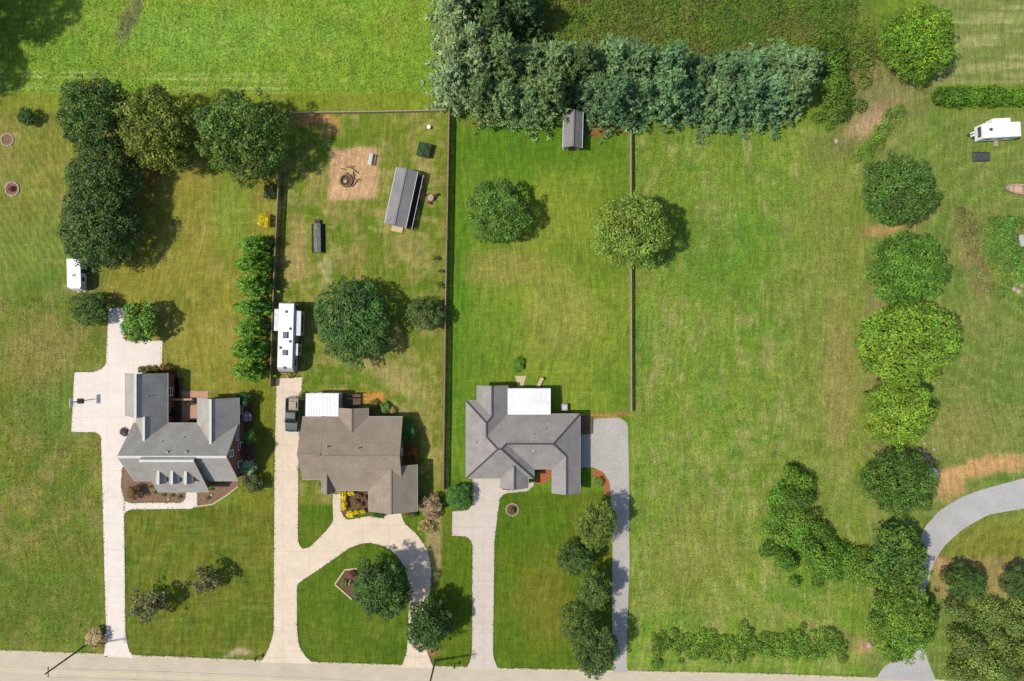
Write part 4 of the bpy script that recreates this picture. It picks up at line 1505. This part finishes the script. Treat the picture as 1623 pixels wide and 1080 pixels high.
# A-frame run under a grey tarp
c = P(505, 378)
t = thing('poultry_run', 'low dark mesh poultry run with grey tarp ridge on the lawn', 'poultry run', c, R(1))
for s in (-1, 1):
    bm = NB(); v = [bm.verts.new(p) for p in ((s * 1.1, -2.3, 0), (s * 1.1, 2.2, 0), (s * .42, 2.2, .8), (s * .42, -2.3, .8))]
    bm.faces.new(v); bmesh.ops.solidify(bm, geom=bm.faces[:], thickness=.04); obj('mesh_side', bm, M_DTARP, t)
bm = NB()
for k in range(8):
    y0, y1 = -2.35 + k * .57, -2.35 + k * .57 + .58
    zz = .03 * math.sin(k * 2.1)
    v = [bm.verts.new(p) for p in ((-.55, y0, .84), (0, y0, .96 + zz), (.55, y0, .84), (.55, y1, .84), (0, y1, .96 - zz), (-.55, y1, .84))]
    bm.faces.new((v[0], v[1], v[4], v[5])); bm.faces.new((v[1], v[2], v[3], v[4]))
bmesh.ops.solidify(bm, geom=bm.faces[:], thickness=.03); obj('tarp', bm, M_GREYTARP, t)
for y in (-2.3, -.05, 2.2):
    for s in (-1, 1):
        bm = NB(); bar(bm, (s * 1.1, y, 0), (s * .42, y, .82), .06, .06); obj('frame_strut', bm, M_WOODD, t)
bm = NB(); box(bm, -.4, .4, 2.2, 2.9, 0, .5, bevel=.05); obj('nest_box', bm, M_WOODD, t)

# tarp-covered stack by the camper
c = P(1557.5, 248, .4)
bm = NB()
nx, ny = 10, 6
vs = [[bm.verts.new((-1.45 + 2.9 * i / nx, -.8 + 1.6 * j / ny, (.42 if 0 < i < nx and 0 < j < ny else 0.0) + .05 * math.sin(i * 1.9 + j * 2.3))) for j in range(ny + 1)] for i in range(nx + 1)]
for i in range(nx):
    for j in range(ny):
        bm.faces.new((vs[i][j], vs[i + 1][j], vs[i + 1][j + 1], vs[i][j + 1]))
r = bmesh.ops.extrude_face_region(bm, geom=bm.faces[:])
for v in [g for g in r['geom'] if isinstance(g, bmesh.types.BMVert)]:
    v.co.z = -.02
o = obj('covered_stack', bm, M_DTARP, smooth=False); o.location = (c.x, c.y, 0)
tag(o, 'low stack under a dark tarp on the grass below the camper', 'covered stack')

# heat pump, stepping stone, chair behind the slate house
c = P(894.5, 645)
t = thing('heat_pump', 'pale heat pump unit standing behind the slate-roofed house', 'heat pump', c)
bm = NB(); box(bm, -.45, .45, -.5, .5, .08, .85, bevel=.04); obj('case', bm, M_SIDING, t)
bm = NB(); cyl(bm, (0, 0, .84), .33, .04, 18); obj('fan_grille', bm, M_ALU, t)
bm = NB(); box(bm, -.55, .55, -.6, .6, -.03, .09); obj('pad', bm, M_CONC3, t)
bm = NB(); poly_prism(bm, px_poly([(816, 596), (834, 596), (829.5, 613), (821, 613)]), -.03, .07)
tag(obj('stepping_pad', bm, M_TAN), kind='structure')
c = P(856, 606)
t = thing('lounge_chair', 'small tan folding lounge chair on the grass by the patio cover', 'chair', c, R(-25))
bm = NB(); box(bm, -.28, .28, -.7, .3, .3, .34); obj('seat', bm, M_TAN, t)
bm = NB(); bar(bm, (0, .3, .33), (0, .8, .75), .56, .04); obj('backrest', bm, M_TAN, t)
for x in (-.26, .26):
    for y in (-.6, .25):
        bm = NB(); box(bm, x - .02, x + .02, y - .02, y + .02, 0, .3); obj('leg', bm, M_ALU, t)

# patio chairs in the courtyard of the brick house
for k, (x, y, a) in enumerate(((300, 640, .3), (307, 638, -.5))):
    q = P(x, y); q.z = .06
    t = thing('patio_chair', 'dark patio chair on the pink courtyard paving', 'chair', q, a, 'courtyard chairs')
    bm = NB(); box(bm, -.28, .28, -.28, .28, .38, .44); obj('seat', bm, M_WOODD, t)
    bm = NB(); box(bm, -.28, .28, .24, .3, .46, .95); obj('backrest', bm, M_WOODD, t)
    for xx in (-.25, .25):
        for yy in (-.25, .25):
            bm = NB(); box(bm, xx - .03, xx + .03, yy - .03, yy + .03, 0, .38); obj('leg', bm, M_WOODD, t)
bm = NB(); bar(bm, P(277, 633) + Vector((0, 0, .5)), P(309, 632.5) + Vector((0, 0, .5)), .3, 1.0)
tag(obj('garden_wall', bm, M_PATIO), 'low pinkish wall closing the courtyard of the brick house', 'wall')

# statue in the island bed
c = P(556, 922)
t = thing('garden_statue', 'pale garden statue in the kite-shaped island bed', 'statue', c)
bm = NB(); tube(bm, [(0, 0, 0), (0, 0, .3), (0, 0, .32), (0, 0, .7), (.02, 0, 1.0), (.02, 0, 1.08)], [.3, .26, .16, .2, .2, .08], 12); obj('figure', bm, M_STONE, t, True)
bm = NB(); bmesh.ops.create_uvsphere(bm, u_segments=12, v_segments=8, radius=.13, matrix=Matrix.Translation((.02, 0, 1.18))); obj('head', bm, M_STONE, t, True)
for a, b in (((531, 926), (547, 903)), ((547, 903), (567, 901)), ((531, 926), (558, 950))):
    bm = NB(); bar(bm, P(*a) + Vector((0, 0, .05)), P(*b) + Vector((0, 0, .05)), .22, .22)
    tag(obj('bed_edging', bm, M_TAN), 'pale stone edging strip of the kite-shaped island bed', 'edging', 'edging strips of the island bed')
for a, b in (((313, 803), (338, 799)), ((338, 799), (360, 785)), ((360, 785), (378, 771))):
    bm = NB(); bar(bm, P(*a) + Vector((0, 0, .04)), P(*b) + Vector((0, 0, .04)), .2, .2)
    tag(obj('bed_edging', bm, M_TAN), 'pale stone edging strip round the brick house flower bed', 'edging', 'edging strips of the flower bed')

# rocks and rubble
def rock(px, py, r, m, label, group=None, name='boulder', cat='boulder', flat=.6, seed=0):
    bm = NB(); bmesh.ops.create_icosphere(bm, subdivisions=2, radius=r)
    rn = random.Random(int(px * 3 + py))
    for v in bm.verts:
        v.co *= rn.uniform(.82, 1.14)
        v.co.z *= flat
        v.co.z += r * flat * .55
    c = P(px, py)
    o = obj(name, bm, m); o.location = c
    tag(o, label, cat, group)


rock(1476, 750, .95, M_WMETAL, 'white tarp heap beside the tree at the curved drive', name='tarp_heap', cat='tarp heap', flat=.7)
for x, y, r in ((1469, 725, .45), (1473, 738, .4), (1465, 703, .25), (1480, 712, .25), (1464, 715, .4)):
    rock(x, y, r, M_STONE, 'pale rock in the rubble north of the white tarp heap', 'rubble rocks')
for x, y, r in ((1607, 458, .4), (1614, 462, .45), (1620, 453, .4), (1612, 450, .25)):
    rock(x, y, r, M_STONE, 'pale rock at the south edge of the garden plot', 'garden plot rocks')
rock(1325, 224, .4, M_STONE, 'pale boulder lying where the scrub meets the field')
rock(1377, 1022, .5, M_STONE, 'pale boulder beside the bare earth near the road')
rock(282, 781, .0001 + .22, M_STONE, 'small pale stone in the front flower bed', 'flower bed stones')
rock(268, 791, .25, M_STONE, 'small pale stone in the front flower bed', 'flower bed stones')
rock(336, 785, .25, M_STONE, 'small pale stone in the front flower bed', 'flower bed stones')
c = P(1618, 383)
t = thing('cold_frame', 'grey cold frame at the edge of the garden plot', 'cold frame', c)
bm = NB(); box(bm, -.7, .9, -.9, .9, 0, .6); obj('box', bm, M_GREYTARP, t)
bm = NB(); box(bm, -.75, .95, -.95, .95, .6, .66); obj('lid', bm, M_SIDING, t)

# utility poles along the street
for (bx, by), lab in (((137, 1022), 'utility pole at the foot of the pale west driveway'), ((690, 1047), 'utility pole by the round tree at the loop drive')):
    c = P(bx, by)
    t = thing('utility_pole', lab, 'utility pole', c)
    bm = NB(); tube(bm, [(0, 0, -.2), (0, 0, 9.6)], [.16, .11], 10); obj('pole', bm, M_POLE, t)
    bm = NB(); bar(bm, (0, -.75, 8.9), (0, .75, 8.9), .1, .1); obj('crossarm', bm, M_POLE, t)
    for y in (-.65, .65):
        bm = NB(); tube(bm, [(0, y, 8.95), (0, y, 9.15)], [.05, .04], 8); obj('insulator', bm, M_ALU, t)
a, b = P(137, 1022), P(690, 1047)
for y in (-.65, .65):
    bm = NB()
    pts = []
    for k in range(13):
        u = k / 12
        q = a.lerp(b, u); q.y += y; q.z = 9.17 - 4 * .7 * u * (1 - u)
        pts.append(q)
    tube(bm, pts, [.012] * 13, 5)
    tag(obj('power_line', bm, M_WIRE), 'thin power line sagging between the two utility poles', 'power line', 'power lines between the poles')
c = P(206, 1030)
for (x, y), lab in (((409, 1040), 'roadside mailbox before the lawn of the brick house'), ((721, 1052), 'roadside mailbox beside the drive of the slate-roofed house')):
    c = P(x, y)
    t = thing('mailbox', lab, 'mailbox', c)
    bm = NB(); box(bm, -.05, .05, -.05, .05, 0, 1.0); obj('post', bm, M_WOODD, t)
    bm = NB(); rounded(bm, [(-.26, 1.0), (-.26, 1.22), (.26, 1.22), (.26, 1.0)], -.09, .09); obj('box', bm, M_BLACK, t)

# ------------------------------------------------------------------ trees
def F(r, g, b, k=1.5):
    return A(r, g, b, k)


DK = F(82, 108, 44)
OLV = F(112, 128, 48)
MIDG = F(86, 118, 44)
BRT = F(108, 146, 40)
LIM = F(128, 156, 46)
PINEC = F(112, 138, 84, 1.75)
PINEP = F(142, 162, 108, 1.75)
LEYC = F(106, 146, 50, 2.0)

tree('low yellowish tree at the meadow edge of the yard tree row', 158, 146, 27, 8.0, 'small', F(150, 138, 56), ry=20)
tree('dark round tree at the north-west end of the yard tree row', 158, 186, 56, 10.5, 'big', DK, ry=60)
tree('olive broad tree between two darker trees of the yard row', 258, 208, 62, 10.5, 'big', OLV)
tree('big round green tree at the fence end of the yard row', 392, 218, 70, 11.5, 'big', F(88, 116, 46))
tree('dark dense tree above the white enclosed trailer, northern of the pair', 170, 282, 56, 8.5, 'big', F(76, 100, 42))
tree('dark dense tree overhanging the white enclosed trailer', 163, 362, 61, 8.5, 'big', F(76, 100, 42), ry=66)
tree('small clipped round shrub alone on the west lawn', 44, 185, 15, 2.2, 'small', F(60, 92, 38), name='shrub', cat='shrub')
tree('leafy dark shrub left of the top of the pale drive', 143, 489, 34, 3.6, 'mid', F(78, 108, 38), name='shrub', cat='shrub', ry=26)
tree('bright young tree overhanging the pale drive pad', 225, 512, 34, 5.0, 'small', F(100, 140, 50))
for k, (x, y) in enumerate(((406, 388), (405, 420), (403, 453), (401, 487), (400, 521), (398, 556), (397, 589))):
    tree('tall narrow arborvitae in the row along the board fence', x, y, 27 + (k * 5) % 4, 4.6 + (k * 3 % 4) * .25, 'ley', LEYC, name='arborvitae', group='arborvitae row by the fence', ry=15.5 + (k * 7) % 3)
tree('dark round bush by the board fence north of the yellow shrub', 428, 304, 11, 2.2, 'small', F(54, 78, 38), name='shrub', cat='shrub', ry=15)
tree('bright yellow shrub at the north end of the arborvitae row', 419, 350, 11, 1.8, 'small', F(226, 206, 40), name='shrub', cat='shrub')
tree('airy thin-leaved ornamental tree on the front lawn near the drive', 240, 956, 32, 5.2, 'airy', F(116, 112, 74))
tree('airy thin-leaved ornamental tree on the front lawn near the house', 328, 917, 26, 4.6, 'airy', F(116, 114, 74))
tree('dry tan shrub beside the street end of the pale drive', 152, 1010, 17, 1.6, 'small', F(186, 160, 110), name='shrub', cat='shrub')
tree('brown globe shrub in the front flower bed', 213, 780, 12, 1.9, 'small', F(140, 104, 66), name='shrub', cat='shrub')
for x, y, r, tc in ((237, 772, 3, DK), (233, 784, 3, DK), (245, 781, 3.5, MIDG), (259, 785, 3, DK), (284, 788, 4, DK), (329, 790, 4, DK), (272, 786, 3, MIDG), (334, 776, 3.5, MIDG)):
    tree('tiny dark perennial in the front flower bed', x, y, r, .5, 'airy', tc, name='perennial', cat='plant', group='perennials in the front bed', trunk=False)
for x, y, r, h, tc, lb in ((388, 633, 13, 2.6, F(66, 104, 54), 'dense green shrub at the north-east corner of the brick house'), (391, 660, 9, 1.8, F(196, 170, 180), 'pale pinkish flowering shrub beside the brick house'),
                           (397, 694, 12, 3.2, F(80, 118, 44), 'green shrub at the middle of the brick house east wall'), (393, 741, 15, 2.4, F(150, 176, 128), 'pale sage shrub at the south-east corner of the brick house'),
                           (403, 766, 17, 2.4, F(88, 100, 54), 'dark rounded shrub south of the pale sage shrub'), (386, 712, 9, 1.6, F(120, 88, 70), 'brownish shrub against the brick house east wall')):
    tree(lb, x, y, r, h, 'small', tc, name='shrub', cat='shrub')
tree('dark evergreen shrub at the west gable of the brick house', 199, 684, 8, 2.4, 'small', F(84, 82, 80), name='shrub', cat='shrub')
for k, x in enumerate((226, 237, 248, 260, 270)):
    tree('autumn-toned shrub along the north wall of the brick house', x, 586 - (k == 3) * 3, 7, 1.3, 'small', F(150, 124, 54) if k % 2 else F(120, 116, 48), name='shrub', cat='shrub', group='shrubs along the north wall')
tree('dark round shrub in the brick house courtyard mulch', 276, 654, 8, 1.5, 'small', F(70, 70, 50), name='shrub', cat='shrub')
tree('low dark shrub at the courtyard paving edge', 305, 669, 8, 1.0, 'small', F(84, 76, 60), name='shrub', cat='shrub', ry=4)

# middle lot
tree('broad dark tree behind the brown-roofed house', 560, 509, 60, 7.0, 'big', F(72, 108, 46), ry=68)
tree('dense round bush against the tall board fence', 673, 499, 28, 4.6, 'mid', F(92, 112, 56))
tree('full dark tree on the island lawn', 605, 930, 43, 8.5, 'mid', F(74, 104, 44), ry=50)
tree('dark round tree beside the street mouth of the loop drive', 681, 986, 36, 6.6, 'mid', F(68, 98, 42), ry=44)
tree('leafy green bush by the slate house garage drive', 727, 787, 22, 2.8, 'mid', F(82, 126, 50), name='shrub', cat='shrub', ry=20)
tree('dry grey brown shrub south of the garage wing', 684, 802, 20, 2.4, 'small', F(168, 142, 112), name='shrub', cat='shrub')
tree('straggly tan shrub below the grey brown one', 676, 835, 16, 1.4, 'airy', F(164, 150, 96), name='shrub', cat='shrub', trunk=False)
tree('rounded green shrub at the east gable of the brown-roofed house', 646, 684, 15, 2.6, 'small', F(70, 124, 58), name='shrub', cat='shrub')
tree('rusty red shrub at the east gable of the brown-roofed house', 654, 716, 13, 2.2, 'small', F(140, 92, 50), name='shrub', cat='shrub')
tree('dark shrub below the garage gable of the brown-roofed house', 600, 815, 11, 1.2, 'small', F(64, 100, 40), name='shrub', cat='shrub', ry=6)
tree('dark shrub right of the brown-roofed garage door', 652, 815, 10, 1.0, 'small', F(90, 100, 46), name='shrub', cat='shrub', ry=6)
for x, y, r, ry in ((545, 788, 5, 9), (546, 802, 5, 8), (556, 782, 7, 4), (556, 815, 8, 6), (566, 812, 6, 4), (575, 811, 5, 4)):
    tree('vivid yellow shrub edging the entry bed', x, y, r, 1.0, 'small', F(236, 214, 30), name='shrub', cat='shrub', group='yellow shrubs round the entry bed', ry=ry, trunk=False)
for x, y in ((563, 795), (571, 800), (577, 790), (568, 786)):
    tree('low brown shrub inside the yellow-edged entry bed', x, y, 5, .7, 'small', F(128, 96, 66), name='shrub', cat='shrub', group='brown shrubs in the entry bed', trunk=False)
tree('small green shrub at the front corner of the brown-roofed house', 512, 767, 6, 1.0, 'small', F(96, 120, 50), name='shrub', cat='shrub')
for x, y, r in ((697, 452, 6), (698, 430, 5), (690, 410, 5), (478, 628, 8)):
    tree('small weedy bush along the fence line', x, y, r, 1.2, 'airy', F(92, 112, 52), name='shrub', cat='shrub', group='weedy fence bushes', trunk=False)
for x, y, r, h, tc in ((593, 640, 8, .8, F(128, 122, 50)), (610, 647, 10, 1.0, F(100, 130, 50)), (622, 651, 6, .8, F(170, 150, 110))):
    tree('low plant along the north wall of the brown-roofed house', x, y, r, h, 'small', tc, name='shrub', cat='shrub', group='plants on the north wall', trunk=False)
tree('purple-leaved shrub in the kite-shaped island bed', 558, 910, 6, .8, 'small', F(120, 70, 70), name='shrub', cat='shrub', trunk=False)
tree('low green shrub in the kite-shaped island bed', 545, 925, 6, .6, 'small', F(104, 120, 50), name='shrub', cat='shrub', trunk=False)

# third lot
tree('round green tree alone on the fenced lawn', 791, 336, 50, 6.6, 'big', F(92, 128, 48))
tree('yellow green round tree over the low pale fence', 999, 367, 59, 9.6, 'big', F(126, 148, 58))
tree('olive green tree at the north end of the gravel drive row', 947, 833, 31, 7.0, 'mid', F(106, 124, 48), ry=38)
tree('dark compact tree on the lawn beside the gravel row', 913, 883, 28, 5.4, 'mid', F(78, 106, 46))
tree('middle tree of the gravel drive row', 942, 934, 27, 6.0, 'mid', F(96, 118, 50), ry=33)
tree('dark tree set back from the gravel drive near the street', 917, 984, 31, 6.6, 'mid', F(84, 108, 46), ry=37)
tree('tree overhanging the street end of the gravel drive', 946, 1032, 34, 7.4, 'mid', F(82, 104, 52), ry=40)
tree('small bright shrub on the lawn behind the patio cover', 822, 578, 10, .9, 'small', F(92, 132, 34), name='shrub', cat='shrub', ry=13, trunk=False)
tree('low green mound beside the orange mulch crescent', 948, 764, 9, .8, 'small', F(110, 134, 54), name='shrub', cat='shrub', trunk=False)

# pines: two staggered rows and the pale group at the corner
prnd = random.Random(9)
rowA = [(768, 148), (800, 160), (836, 168), (868, 150), (940, 150), (976, 158), (1012, 160), (1052, 156), (1092, 156), (1132, 160), (1172, 156), (1216, 150), (1254, 146)]
rowB = [(796, 104), (838, 104), (884, 108), (926, 106), (966, 108), (1008, 112), (1052, 116), (1096, 120), (1140, 120), (1184, 122), (1228, 116), (1262, 112)]
for x, y in rowA + rowB:
    j = prnd.uniform(.74, 1.22)
    wst = prnd.uniform(.96, 1.1) if x < 940 else prnd.uniform(.86, .98)
    tree('blue green pine in the double windbreak row behind the garden shed', x + prnd.uniform(-6, 6), y + prnd.uniform(-5, 5), prnd.uniform(38, 54), prnd.uniform(7.5, 13.0), 'pine', (PINEC[0] * j * wst, PINEC[1] * j, PINEC[2] * j / wst), name='pine_tree', group='windbreak pines', cat='pine')
for x, y in ((722, 132), (724, 96), (728, 58), (726, 20), (732, -14), (756, 112), (752, 76)):
    tree('pale sage pine at the west end of the windbreak', x, y, 44, 9.5, 'pine', PINEP, name='pine_tree', group='pale pines at the windbreak corner', cat='pine')
for x, y in ((784, 48), (826, 22), (774, 4), (806, -20)):
    tree('dark pine behind the pale pines of the windbreak corner', x, y, 42, 10.5, 'pine', (PINEC[0] * .62, PINEC[1] * .68, PINEC[2] * .62), name='pine_tree', group='dark pines behind the corner', cat='pine')

# right hand trees
tree('bright green round tree at the edge of the scrub', 1450, 69, 57, 8.5, 'big', BRT)
tree('dark green tree northernmost of the row left of the camper', 1421, 303, 59, 8.0, 'big', F(84, 116, 46), ry=55)
tree('mid green spreading tree second in the row below the camper', 1432, 427, 66, 8.0, 'big', F(92, 130, 42), ry=58)
tree('widest bright green tree of the row by the field', 1435, 543, 78, 9.0, 'big', F(116, 150, 46), ry=64)
tree('yellow green tree just north of the rubble', 1421, 655, 53, 7.5, 'big', LIM, ry=54)
tree('dark green tree beside the white tarp heap', 1423, 765, 55, 7.5, 'big', F(84, 116, 42), ry=52)
tree('small dark tree in the lawn inside the drive bend', 1528, 921, 32, 5.0, 'mid', F(80, 108, 46), ry=28)
tree('dark tree beside the bend lawn at the picture edge of the hedge', 1612, 921, 26, 5.0, 'mid', F(76, 104, 44))
tree('leafy green tree shading the mouth of the curved drive', 1420, 884, 52, 6.5, 'mid', F(88, 120, 44), ry=50)
tree('bright green tree above the street end of the curved drive', 1424, 982, 56, 7.0, 'big', F(100, 134, 42), ry=62)
tree('tall shadow-casting tree at the corner of the lime meadow', -84, -30, 76, 15, 'big', F(70, 104, 40))
tree('second tall tree behind the corner of the lime meadow', -170, 70, 80, 15, 'big', F(70, 104, 40))

mrnd = random.Random(41)
def along(x0, y0, x1, y1, n, r, h, j=3):
    return [(x0 + (x1 - x0) * (k + .5) / n + mrnd.uniform(-j, j), y0 + (y1 - y0) * (k + .5) / n + mrnd.uniform(-j, j), r * mrnd.uniform(.8, 1.2), h * mrnd.uniform(.85, 1.12)) for k in range(n)]


mass('clipped green hedge above the white camper', along(1484, 153, 1700, 153, 16, 15, 2.2, 2), 9000, .17, F(98, 140, 36), 'hedge', 'hedge', seed=1)
lob = []
for k in range(44):
    u = k / 43
    cx_, cy_, wd = (np.interp(u, (0, .3, .55, 1), q) for q in ((1258, 1250, 1264, 1400), (748, 814, 872, 904), (10, 32, 34, 20)))
    lob.append((cx_ + mrnd.uniform(-1, 1) * wd, cy_ + mrnd.uniform(-.7, .7) * wd, mrnd.uniform(11, 21), mrnd.uniform(1.6, 4.4)))
lob += [(1295 + 9 * k + mrnd.uniform(-6, 6), 842 + 8 * k + mrnd.uniform(-6, 6), mrnd.uniform(12, 18), mrnd.uniform(1.4, 2.6)) for k in range(7)]
for k in range(40):
    u = mrnd.random()
    cx_, cy_, wd = (np.interp(u, (0, .3, .55, 1), q) for q in ((1258, 1250, 1264, 1400), (742, 818, 876, 905), (20, 44, 46, 26)))
    lob.append((cx_ + mrnd.uniform(-1, 1) * wd, cy_ + mrnd.uniform(-1, 1) * wd, mrnd.uniform(6, 13), mrnd.uniform(.6, 1.6)))
mass('tapering leafy thicket reaching from the drive trees into the field', lob, 52000, .14, F(100, 138, 44), 'thicket', 'thicket', seed=2)
lob = [(mrnd.uniform(1035, 1340), 1022 + mrnd.gauss(0, 12), mrnd.uniform(4, 10), mrnd.uniform(.2, .65)) for _ in range(190)]
mass('low bright green scrub along the street verge', lob, 30000, .12, F(110, 144, 48), 'thicket', 'thicket', seed=3)
lob = []
for r_ in range(5):
    lob += along(1492 + 6 * r_, 972 + r_ * 26, 1720, 968 + r_ * 26, 13, 16, 3.6, 12)
lob = [(a_, b_, c_ * mrnd.uniform(.7, 1.2), d_ * mrnd.uniform(.55, 1.35)) for a_, b_, c_, d_ in lob]
mass('dense evergreen mass beside the street at the curved drive', lob, 36000, .15, F(112, 132, 60), 'evergreen_mass', 'hedge', seed=4)
mass('leafy garden plot of mixed greens beside brown stems', along(1580, 370, 1600, 440, 9, 16, .9, 14) + along(1560, 360, 1620, 350, 5, 12, .8, 6), 3500, .15, F(92, 140, 54), 'garden_plot', 'garden plot', seed=5)
mass('tangled brown weeds between the garden plot and the mown grass', [(1530 + mrnd.gauss(0, 9) + (y_ - 340) * .22, y_, mrnd.uniform(4, 9), mrnd.uniform(.3, .8)) for y_ in [335 + 3.4 * q for q in range(38)]], 4000, .1, F(146, 140, 84, 1.2), 'weeds', 'weeds', seed=8)
mass('green weeds spreading over the garden plot', [(mrnd.gauss(1592, 22), mrnd.gauss(395, 36), mrnd.uniform(5, 11), mrnd.uniform(.3, .8)) for _ in range(46)], 6000, .11, F(104, 140, 58), 'weeds', 'weeds', seed=9)
mass('ragged scrub strip between the pines and the bare earth', [(1318 + 60 * q / 40 + mrnd.gauss(0, 14), 185 - 120 * q / 40 + mrnd.gauss(0, 10), mrnd.uniform(6, 12), mrnd.uniform(.4, 1.2)) for q in range(40)], 7000, .13, F(100, 124, 46), 'thicket', 'thicket', seed=10)
mass('bright green weeds below the pale boulder path', along(1362, 250, 1428, 178, 30, 7, .4, 11), 3000, .11, F(104, 146, 40), 'thicket', 'thicket', seed=6)
mass('light green brambles at the east end of the pine windbreak', along(1312, 60, 1330, 185, 12, 19, 1.6, 9), 5500, .16, F(92, 128, 40), 'thicket', 'thicket', seed=7)


# scrub, meadow grass and rough field tufts: nobody could count them
def scatter(name, label, x0, x1, y0, y1, n, size, hmax, seed, tone=1.0, test=None, spread=.6, jit=(.8, 1.3)):
    rng = np.random.default_rng(seed)
    px = rng.uniform(x0, x1, n)
    py = rng.uniform(y0, y1, n)
    if test is not None:
        k = test(px, py, rng)
        px, py = px[k], py[k]
        n = len(px)
    col = ground_colour(px, py) * rng.uniform(jit[0], jit[1], n)[:, None] * tone
    hz = hmax * fbm(px / 14, py / 14, seed) ** 1.5 * rng.uniform(.2, 1, n)
    Pn = np.stack([(px - 811.5) / 10, (540 - py) / 10, hz], 1)
    nn = np.stack([rng.normal(0, spread, n), rng.normal(0, spread, n), np.ones(n)], 1)
    me = leaf_mesh(name, Pn, nn, size * rng.uniform(.6, 1.4, n), .4, col, rng)
    o = link(bpy.data.objects.new(name, me))
    o.color = (1, 1, 1, 1)
    tag(o, label, 'grass', kind='stuff')
    return o


scatter('meadow_grass', 'tall lime green meadow grass', -120, 698, -110, 146, 40000, .13, .22, 201, jit=(.88, 1.12))
scatter('scrub', 'rough brown and green scrub behind the pines', 830, 1420, -80, 150, 32000, .2, 1.4, 202, test=lambda x, y, r: (x < 1310 + 110 * fbm(x / 30, y / 30, 77) + 14 * r.normal(size=len(x))) & (y < 110 + 50 * fbm(x / 25, y / 25, 78)))
scatter('rough_grass', 'rough unmown field grass', 1004, 1370, 205, 1000, 50000, .12, .2, 203, jit=(.85, 1.25))
scatter('rough_grass', 'weedy grass of the right hand yards', 1490, 1700, 190, 740, 16000, .13, .2, 204,
        test=lambda x, y, r: ~((x > 1535) & (y < 262)))
scatter('rough_grass', 'patchy weedy grass of the west lawn', -60, 158, 470, 1020, 18000, .11, .15, 205, jit=(.88, 1.15), test=lambda x, y, r: ~((x > 100) & (y > 575) & (y < 700)))


def edge_grass():
    rng = np.random.default_rng(404)
    pts = []
    lines = [pl + [pl[0]] for pl in PAVED] + [[P(x, y) for x, y in RT if -300 < x < 2500]]
    for pl in lines:
        for a, b in zip(pl[:-1], pl[1:]):
            L = (b - a).length
            n = int(L * 13)
            for u in rng.random(n):
                q = a.lerp(b, float(u))
                pts.append((q.x, q.y))
    pts = np.array(pts)
    pts += rng.normal(0, .11, pts.shape) * (.4 + 1.2 * fbm(pts[:, :1] * .5, pts[:, 1:] * .5, 12))
    px, py = pts[:, 0] * 10 + 811.5, 540 - pts[:, 1] * 10
    # keep the tufts off the houses and garages
    ok = ~((px > 196) & (px < 232) & (py > 575) & (py < 745)) & ~((px > 600) & (px < 640) & (py < 825) & (py > 800)) & ~((px > 745) & (px < 850) & (py < 765))
    yr = np.interp(px, [p[0] for p in RT], [p[1] for p in RT])
    mouth = np.zeros(len(px), bool)
    for x0, x1 in ((163, 214), (412, 500), (636, 690), (738, 792), (968, 997), (1386, 1488)):
        mouth |= (px > x0) & (px < x1)
    ok &= ~(mouth & (py > yr - 4))
    pts, px, py = pts[ok], px[ok], py[ok]
    n = len(pts)
    col = ground_colour(px, py) * rng.uniform(.75, 1.15, n)[:, None]
    Pn = np.stack([pts[:, 0], pts[:, 1], rng.uniform(.03, .1, n)], 1)
    nn = np.stack([rng.normal(0, .6, n), rng.normal(0, .6, n), np.ones(n)], 1)
    o = link(bpy.data.objects.new('edge_grass', leaf_mesh('edge_grass', Pn, nn, rng.uniform(.05, .13, n), .45, col, rng)))
    o.color = (1, 1, 1, 1)
    tag(o, 'grass creeping over the edges of the drives and street', 'grass', kind='stuff')


edge_grass()
